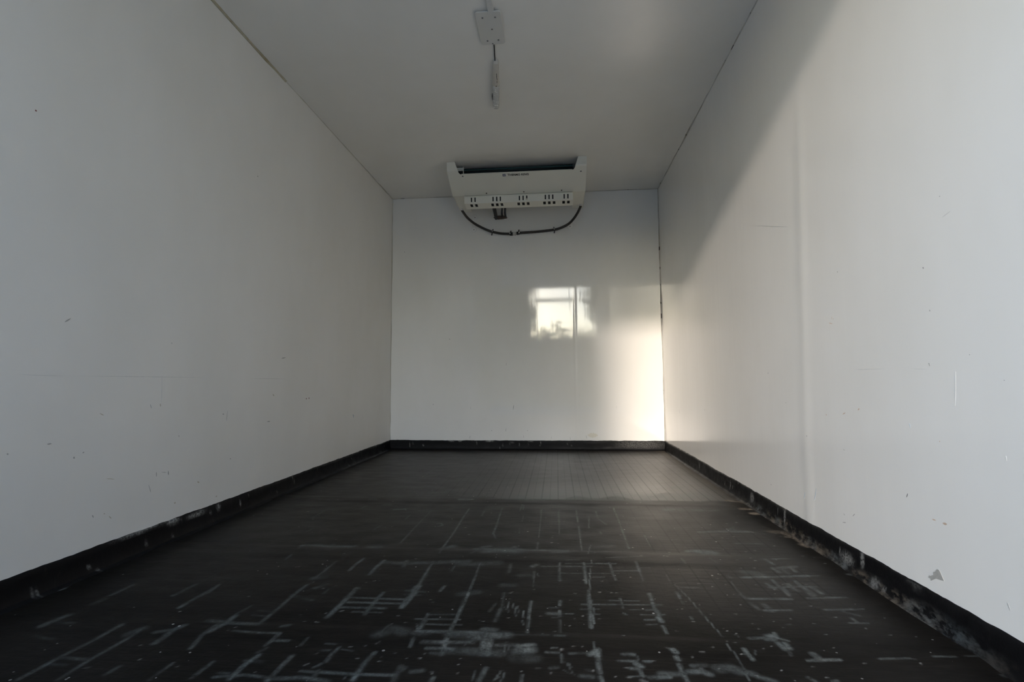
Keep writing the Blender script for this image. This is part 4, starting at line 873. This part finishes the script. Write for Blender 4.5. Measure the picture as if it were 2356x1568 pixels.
# ------------------------------------------------------------------ cover plate, cable duct, cable and lamp on the ceiling
pt = empty('ceiling_plate', (1.097, 2.067, H))
tag(pt, 'off-white screwed cover plate with rounded corners on the ceiling', 'cover plate')
MB().slab(rrect(1.043, 1.151, 1.962, 2.168, 0.012), H - 0.0120, H - 0.0065).build('plate', M_PLATE, pt, bevel=0.0012)
MB().slab(rrect(1.055, 1.139, 1.976, 2.154, 0.008), H - 0.0070, H - 0.0002).build('gap_fill', M_BLACK, pt)  # black slab darkens the shadow gap behind the plate
for i, (x, y) in enumerate(((1.072, 1.995), (1.126, 1.996), (1.104, 2.067), (1.074, 2.140), (1.124, 2.138), (1.095, 2.160))):
    MB().dome((x, y, H - 0.0120), (0, 0, -1), 0.0042 if i < 5 else 0.003, 0.0022, 10, 3).build('plate_screw', M_STEEL, pt, smooth=True)
duct = MB()
duct.prism([(YO + 0.002, H - 0.0005), (YO + 0.002, H - 0.0145), (1.972, H - 0.0145), (1.975, H - 0.0125), (1.9605, H - 0.0125), (1.9605, H - 0.0005)], 1.1000, 1.1235)
tag(duct.build('cable_duct', M_LINE, bevel=0.002), 'white surface cable duct running along the ceiling into the cover plate', 'cable duct')
cab = MB().tube(catmull([(1.100, 2.160, H - 0.008), (1.099, 2.175, H - 0.006), (1.096, 2.215, H - 0.0045), (1.092, 2.255, H - 0.005), (1.090, 2.285, H - 0.010)], 8), 0.0026, 8)
tag(cab.build('lamp_cable', M_BLACK, smooth=True), 'short black cable between the ceiling cover plate and the lamp', 'cable')

lp = empty('ceiling_lamp', (1.085, 2.48, H))
tag(lp, 'slim white strip lamp with a clear lens, switched off, on the ceiling', 'lamp')
ax = Vector((-0.045, 0.40, 0)).normalized()
sx = Vector((ax.y, -ax.x, 0))
o0 = Vector((1.0925, 2.285, H))
def lpt(u, v, d):
    p = o0 + ax * u + sx * v
    return (p.x, p.y, H - d)
def loft(stations, name, mat, parent, bevel=0):
    """stations: (u, half width left, half width right, depth)"""
    vs, fs_ = [], []
    for u, a, b, d in stations:
        prof = [(-a, 0.0), (-a, d * 0.55), (-a * 0.78, d * 0.9), (-a * 0.3, d), (b * 0.3, d), (b * 0.78, d * 0.9), (b, d * 0.55), (b, 0.0)]
        vs += [lpt(u, v, q) for v, q in prof]
    k = 8
    for i in range(len(stations) - 1):
        for j in range(k):
            fs_.append((i * k + j, i * k + (j + 1) % k, (i + 1) * k + (j + 1) % k, (i + 1) * k + j))
    fs_ += [tuple(range(k)), tuple(range((len(stations) - 1) * k, len(stations) * k))]
    return MB().add(vs, fs_).build(name, mat, parent, bevel=bevel)
hs = loft([(0.0, 0.008, 0.008, 0.010), (0.012, 0.0135, 0.0135, 0.020), (0.05, 0.016, 0.016, 0.027), (0.17, 0.017, 0.017, 0.030), (0.185, 0.017, 0.017, 0.030)], 'lamp_housing', M_LAMP, lp)
loft([(0.185, 0.0185, 0.0185, 0.012), (0.40, 0.0185, 0.0185, 0.012), (0.418, 0.014, 0.014, 0.010)], 'lamp_base', M_LAMP, lp)
loft([(0.186, 0.0165, 0.0165, 0.030), (0.20, 0.0175, 0.0175, 0.034), (0.385, 0.0175, 0.0175, 0.034), (0.402, 0.0165, 0.0165, 0.028), (0.412, 0.012, 0.012, 0.016)], 'lamp_lens', M_LENS, lp)
MB().tube([lpt(0.215, 0, 0.021), lpt(0.385, 0, 0.021)], 0.0065, 10).build('lamp_tube', M_WHITE, lp, smooth=True)
for u, d in ((0.178, 0.0305), (0.409, 0.020)):
    MB().dome(lpt(u, 0.002, d), (0, 0, -1), 0.0034, 0.0022, 10, 3).build('lamp_screw', M_RUST, lp, smooth=True)
q = MB()
for u0_, u1_, v0_, v1_ in ((0.075, 0.098, 0.004, 0.0052), (0.098, 0.125, 0.0035, 0.0075), (0.132, 0.15, 0.006, 0.006)):
    q.tube([lpt(u0_, v0_, 0.0275), lpt((u0_ + u1_) / 2, (v0_ + v1_) / 2, 0.0285), lpt(u1_, v1_, 0.0292)], 0.0013, 6)
q.build('housing_crack', M_INK, hs)
MB().tube([lpt(0.275, -0.0185, 0.013), lpt(0.30, -0.0188, 0.014), lpt(0.335, -0.0185, 0.013)], [0.0022, 0.0036, 0.0022], 8).build('side_switch', M_BLACK, lp, smooth=True)

# ------------------------------------------------------------------ small covers and marks on the linings
for x, z in ((0.703, 1.902), (0.695, 1.799), (1.487, 1.800)):
    b_ = MB()
    b_.dome((x, L - 0.0012, z), (0, -1, 0), 0.024, 0.0032, 24, 4)
    b_.build('bolt_cover', M_BACK, wall_back, smooth=True)
    MB().dome((x + 0.002, L - 0.0042, z - 0.003), (0, -1, 0), 0.004, 0.0012, 8, 2).build('bolt_stain', M_RUST, wall_back, smooth=True)

MCOL = {'g': (0.42, 0.415, 0.40), 'f': (0.655, 0.65, 0.63), 't': (0.56, 0.51, 0.43), 'b': (0.42, 0.49, 0.55), 'r': (0.20, 0.055, 0.05),
        'o': (0.60, 0.46, 0.36), 'd': (0.16, 0.155, 0.15), 'c': (0.52, 0.60, 0.66), 'y': (0.72, 0.69, 0.60)}
MMAT = {k: simple('scuff_' + {'g': 'grey', 'f': 'faint', 't': 'tan', 'b': 'blue', 'r': 'red', 'o': 'orange', 'd': 'dark', 'c': 'pale_blue', 'y': 'cream'}[k], c, 0.45, var=0.1, scale=90) for k, c in MCOL.items()}
def at(fn, k, s, z):
    return float(fn(np.array([[s]]), np.array([[z]]))[k][0, 0])
walls = {'L': (wall_left, lambda s, z, e: (at(f_left, 0, s, z) + e, s, z)), 'R': (wall_right, lambda s, z, e: (at(f_right, 0, s, z) - e, s, z)), 'B': (wall_back, lambda s, z, e: (s, at(f_back, 1, s, z) - e, z))}
rm = random.Random(7)
by = {}
for wl, col, wd, p in MARKS:
    by.setdefault((wl, col), []).append((wd, p))
for (wl, col), lst in by.items():
    par, fn = walls[wl]
    mb = MB()
    for wd, p in lst:
        pts = [(p[i], p[i + 1]) for i in range(0, len(p), 2)]
        hw = max(wd * 0.85, 1.0) / 2000.0
        dens = []
        for a, b in zip(pts[:-1], pts[1:]):
            n = max(3, int(math.dist(a, b) / 0.006))
            dens += [(a[0] + (b[0] - a[0]) * i / n, a[1] + (b[1] - a[1]) * i / n) for i in range(n)]
        dens.append(pts[-1])
        tx, tz = pts[-1][0] - pts[0][0], pts[-1][1] - pts[0][1]
        l_ = max(math.hypot(tx, tz), 1e-6)
        nx, nz = -tz / l_, tx / l_
        lo, hi = [], []
        m = len(dens)
        for i, (s_, z_) in enumerate(dens):
            tp = min(1.0, 3.0 * min(i + 0.35, m - 1 - i + 0.35) / m)
            lo.append((s_ - nx * hw * tp * rm.uniform(0.5, 1.1), z_ - nz * hw * tp * rm.uniform(0.5, 1.1)))
            hi.append((s_ + nx * hw * tp * rm.uniform(0.5, 1.1), z_ + nz * hw * tp * rm.uniform(0.5, 1.1)))
        n2 = 2 * m
        vs = [fn(*q_, 0.0004) for q_ in lo] + [fn(*q_, 0.0004) for q_ in hi] + [fn(*q_, -0.0012) for q_ in lo] + [fn(*q_, -0.0012) for q_ in hi]
        fs_ = []
        for i in range(m - 1):
            fs_ += [(i, i + 1, m + i + 1, m + i), (i, n2 + i, n2 + i + 1, i + 1), (m + i, m + i + 1, n2 + m + i + 1, n2 + m + i)]
        mb.add(vs, fs_)
    tag(mb.build('scuff_marks', MMAT[col], par), kind='stuff')

# torn scrap of grey backing still glued to the right wall
tri = [(1.247, 0.108), (1.2475, 0.114), (1.241, 0.118), (1.235, 0.1255), (1.229, 0.1265), (1.2245, 0.1215), (1.220, 0.114), (1.2155, 0.1075), (1.228, 0.105), (1.239, 0.1035), (1.246, 0.0995), (1.2525, 0.095), (1.2565, 0.0925), (1.2575, 0.097), (1.2635, 0.0968), (1.2605, 0.1025), (1.2545, 0.1035), (1.2515, 0.1065)]
n_ = len(tri)
sc_ = MB().add([(at(f_right, 0, y, z) - 0.0007, y, z) for y, z in tri] + [(W + 0.001, y, z) for y, z in tri], [tuple(range(n_))] + [(i, (i + 1) % n_, (i + 1) % n_ + n_, i + n_) for i in range(n_)])
tag(sc_.build('sticker_remnant', simple('grey_adhesive_paper', (0.40, 0.39, 0.36), 0.8, 0, 0.22, 160), org=(W, 1.238, 0.108)), 'torn triangular scrap of grey sticker low on the right wall', 'sticker')

# ------------------------------------------------------------------ the yard outside the open doors (behind the camera)
GZ = -1.05
gm = simple('yard_concrete', (0.48, 0.465, 0.43), 0.85, var=0.25, scale=2)
yard = MB().box(-45, 45, -60, YO - 0.3, GZ - 0.2, GZ)
tag(yard.build('ground', gm), kind='structure')
# unseen wall added on the right to block sky from the left lining
tag(MB().box(3.3, 3.7, -17.5, -0.9, GZ, 4.3).build('wall_blocker', simple('blocker_ochre', (0.36, 0.30, 0.23), 0.9, 0, 0.12, 6, 0.004)), kind='structure')
M_BARK = simple('bark', (0.05, 0.04, 0.032), 0.9, 0, 0.3, 12, 0.01)
def leaf_mat():
    s = NT('leaves')
    f = s.noise(s.obj(), 3, 3)
    s.l(s.mix(f, (0.035, 0.055, 0.02), (0.08, 0.10, 0.035)), s.b.inputs['Base Color'])
    s.b.inputs['Roughness'].default_value = 0.55
    return s.m
M_LEAF = leaf_mat()
def foliage(blobs, n, size, seed):
    r = np.random.RandomState(seed)
    vs, fs_ = [], []
    tot = sum(b[3] * b[4] * b[5] for b in blobs) ** 1.0
    for bx, by_, bz, rx, ry, rz in blobs:
        m = int(n * (rx * ry * rz) / tot)
        d = r.normal(size=(m, 3)); d /= np.linalg.norm(d, axis=1)[:, None]
        rad = r.uniform(0.25, 1, m) ** (1 / 2.2)
        P = np.array([bx, by_, bz]) + d * rad[:, None] * np.array([rx, ry, rz])
        A = r.normal(size=(m, 3)); A /= np.linalg.norm(A, axis=1)[:, None]
        B = np.cross(A, r.normal(size=(m, 3))); B /= np.linalg.norm(B, axis=1)[:, None]
        sz = size * r.uniform(0.6, 1.3, m)
        for i in range(m):
            b0 = len(vs)
            p, a, b = P[i], A[i] * sz[i], B[i] * sz[i] * 0.55
            vs += [tuple(p - a), tuple(p + b), tuple(p + a), tuple(p - b)]
            fs_.append((b0, b0 + 1, b0 + 2, b0 + 3))
    return vs, fs_
def tree(x, y, h, rad, seed, label, low=1.2, nb=9, nl=5200, column=False):
    t = empty('tree', (x, y, GZ))
    tag(t, label, 'tree', 'trees across the yard')
    r = random.Random(seed)
    MB().tube([(x, y, GZ), (x + 0.1, y, GZ + h * 0.4), (x, y + 0.1, GZ + h * 0.8)], [0.16, 0.11, 0.04], 8).build('trunk', M_BARK, t, smooth=True)
    bl = []
    for k in range(nb):
        a = r.uniform(0, 6.28)
        q_ = r.uniform(0, 0.6) * rad
        z = GZ + low + (h - low) * r.uniform(0.12, 0.9)
        s_ = rad * r.uniform(0.45, 0.7)
        bl.append((x + q_ * math.cos(a), y + q_ * math.sin(a), z, s_, s_, s_ * 0.95))
    if column:
        bl += [(x + 0.1 * math.sin(k * 2.1), y, GZ + 2.4 + 0.75 * k, rad, 0.8, 0.75) for k in range(9)]  # stacked blobs close the crown so it blocks the sky glow
    vs, fs_ = foliage(bl, nl, 0.26 if column else 0.17, seed)
    me = bpy.data.meshes.new('crown')
    me.from_pydata([(a - x, b - y, c - GZ) for a, b, c in vs], [], fs_)
    link('crown', me, M_LEAF, t)
tree(-1.15, -20.5, 8.8, 1.25, 1, 'slender unseen tree, thickened to block sky glow, left of the added frame', nb=8, nl=14000, column=True)
tree(5.2, -20.6, 9.2, 2.2, 2, 'tall leafy tree across the yard, right of the added frame')
tree(10.5, -19.5, 8.0, 2.6, 3, 'broad leafy tree at the right end of the yard', 0.8)
tree(-13.5, -19.5, 7.0, 2.4, 4, 'broad leafy tree at the left end of the yard', 0.8)
hd = empty('hedge', (0, -23, GZ))
tag(hd, 'long clipped hedge along the far side of the yard', 'hedge')
rh_ = random.Random(11)
bl = [(x + rh_.uniform(-.2, .2), -23 + rh_.uniform(-.3, .3), GZ + 2.6, 0.95, 0.7, 2.65 + rh_.uniform(-.25, .25)) for x in np.arange(-17, 17.1, 1.1)]
vs, fs_ = foliage(bl, 16000, 0.17, 12)
me = bpy.data.meshes.new('foliage')
me.from_pydata([(a, b + 23, c - GZ) for a, b, c in vs], [], fs_)
link('foliage', me, M_LEAF, hd)
MB().box(-17, 17, -23.15, -22.85, GZ, GZ + 4.2).build('hedge_core', M_LEAF, hd)
tf = empty('bar_frame', (1.3, -20, GZ))  # added frame; makes the dark bars reflected in the back wall
tag(tf, 'made-up post-and-beam frame, unseen, giving dark bars in the reflection', 'frame')
M_FRAME = simple('frame_brown', (0.09, 0.075, 0.06), 0.8, 0, 0.2, 20, 0.004)
for x in (0.30, 2.36):
    MB().box(x - 0.085, x + 0.085, -20.09, -19.91, GZ, 6.4).build('post', M_FRAME, tf, bevel=0.01)
MB().box(0.2, 2.46, -20.07, -19.93, 4.95, 5.14).build('beam', M_FRAME, tf, bevel=0.01)

# unseen conifer shape, added to shade the box's left half from the sun
cy = empty('sun_blocker', (-1.00, -5.2, GZ))
tag(cy, 'added conifer-shaped blocker of the sun, unseen outside the open doors', 'tree')
MB().tube([(-1.0, -5.2, GZ), (-1.0, -5.2, GZ + 1.2)], 0.09, 8).build('trunk', M_BARK, cy, smooth=True)
prf = [(0.5, 0.35), (0.9, 0.62), (2.0, 0.76), (3.4, 0.80), (4.4, 0.80), (5.2, 0.68), (5.8, 0.40), (6.1, 0.05)]
core = MB()
sg = 20
core.add([(-1.0 + (r_ * 0.93) * math.cos(2 * math.pi * k / sg), -5.2 + (r_ * 0.93) * math.sin(2 * math.pi * k / sg), GZ + h_) for h_, r_ in prf for k in range(sg)],
         [(i * sg + k, i * sg + (k + 1) % sg, (i + 1) * sg + (k + 1) % sg, (i + 1) * sg + k) for i in range(len(prf) - 1) for k in range(sg)])
core.build('crown', M_LEAF, cy, smooth=True)
crw = cy.children[-1]
rr_ = np.random.RandomState(3)
vs, fs_ = [], []
for i in range(5200):
    h_ = rr_.uniform(0.5, 6.0)
    rad_ = float(np.interp(h_, [p_[0] for p_ in prf], [p_[1] for p_ in prf]))
    a_ = rr_.uniform(0, 2 * math.pi)
    p_ = np.array([rad_ * math.cos(a_), rad_ * math.sin(a_), h_])
    d1_ = np.array([math.cos(a_), math.sin(a_), 1.2]) * rr_.uniform(0.03, 0.08)
    d2_ = np.array([-math.sin(a_), math.cos(a_), 0]) * 0.02
    b0 = len(vs)
    vs += [tuple(p_ - d1_), tuple(p_ + d2_), tuple(p_ + d1_), tuple(p_ - d2_)]
    fs_.append((b0, b0 + 1, b0 + 2, b0 + 3))
me = bpy.data.meshes.new('needles')
me.from_pydata(vs, [], fs_)
nd = link('needles', me, M_LEAF, cy)
tag(nd, kind='stuff')
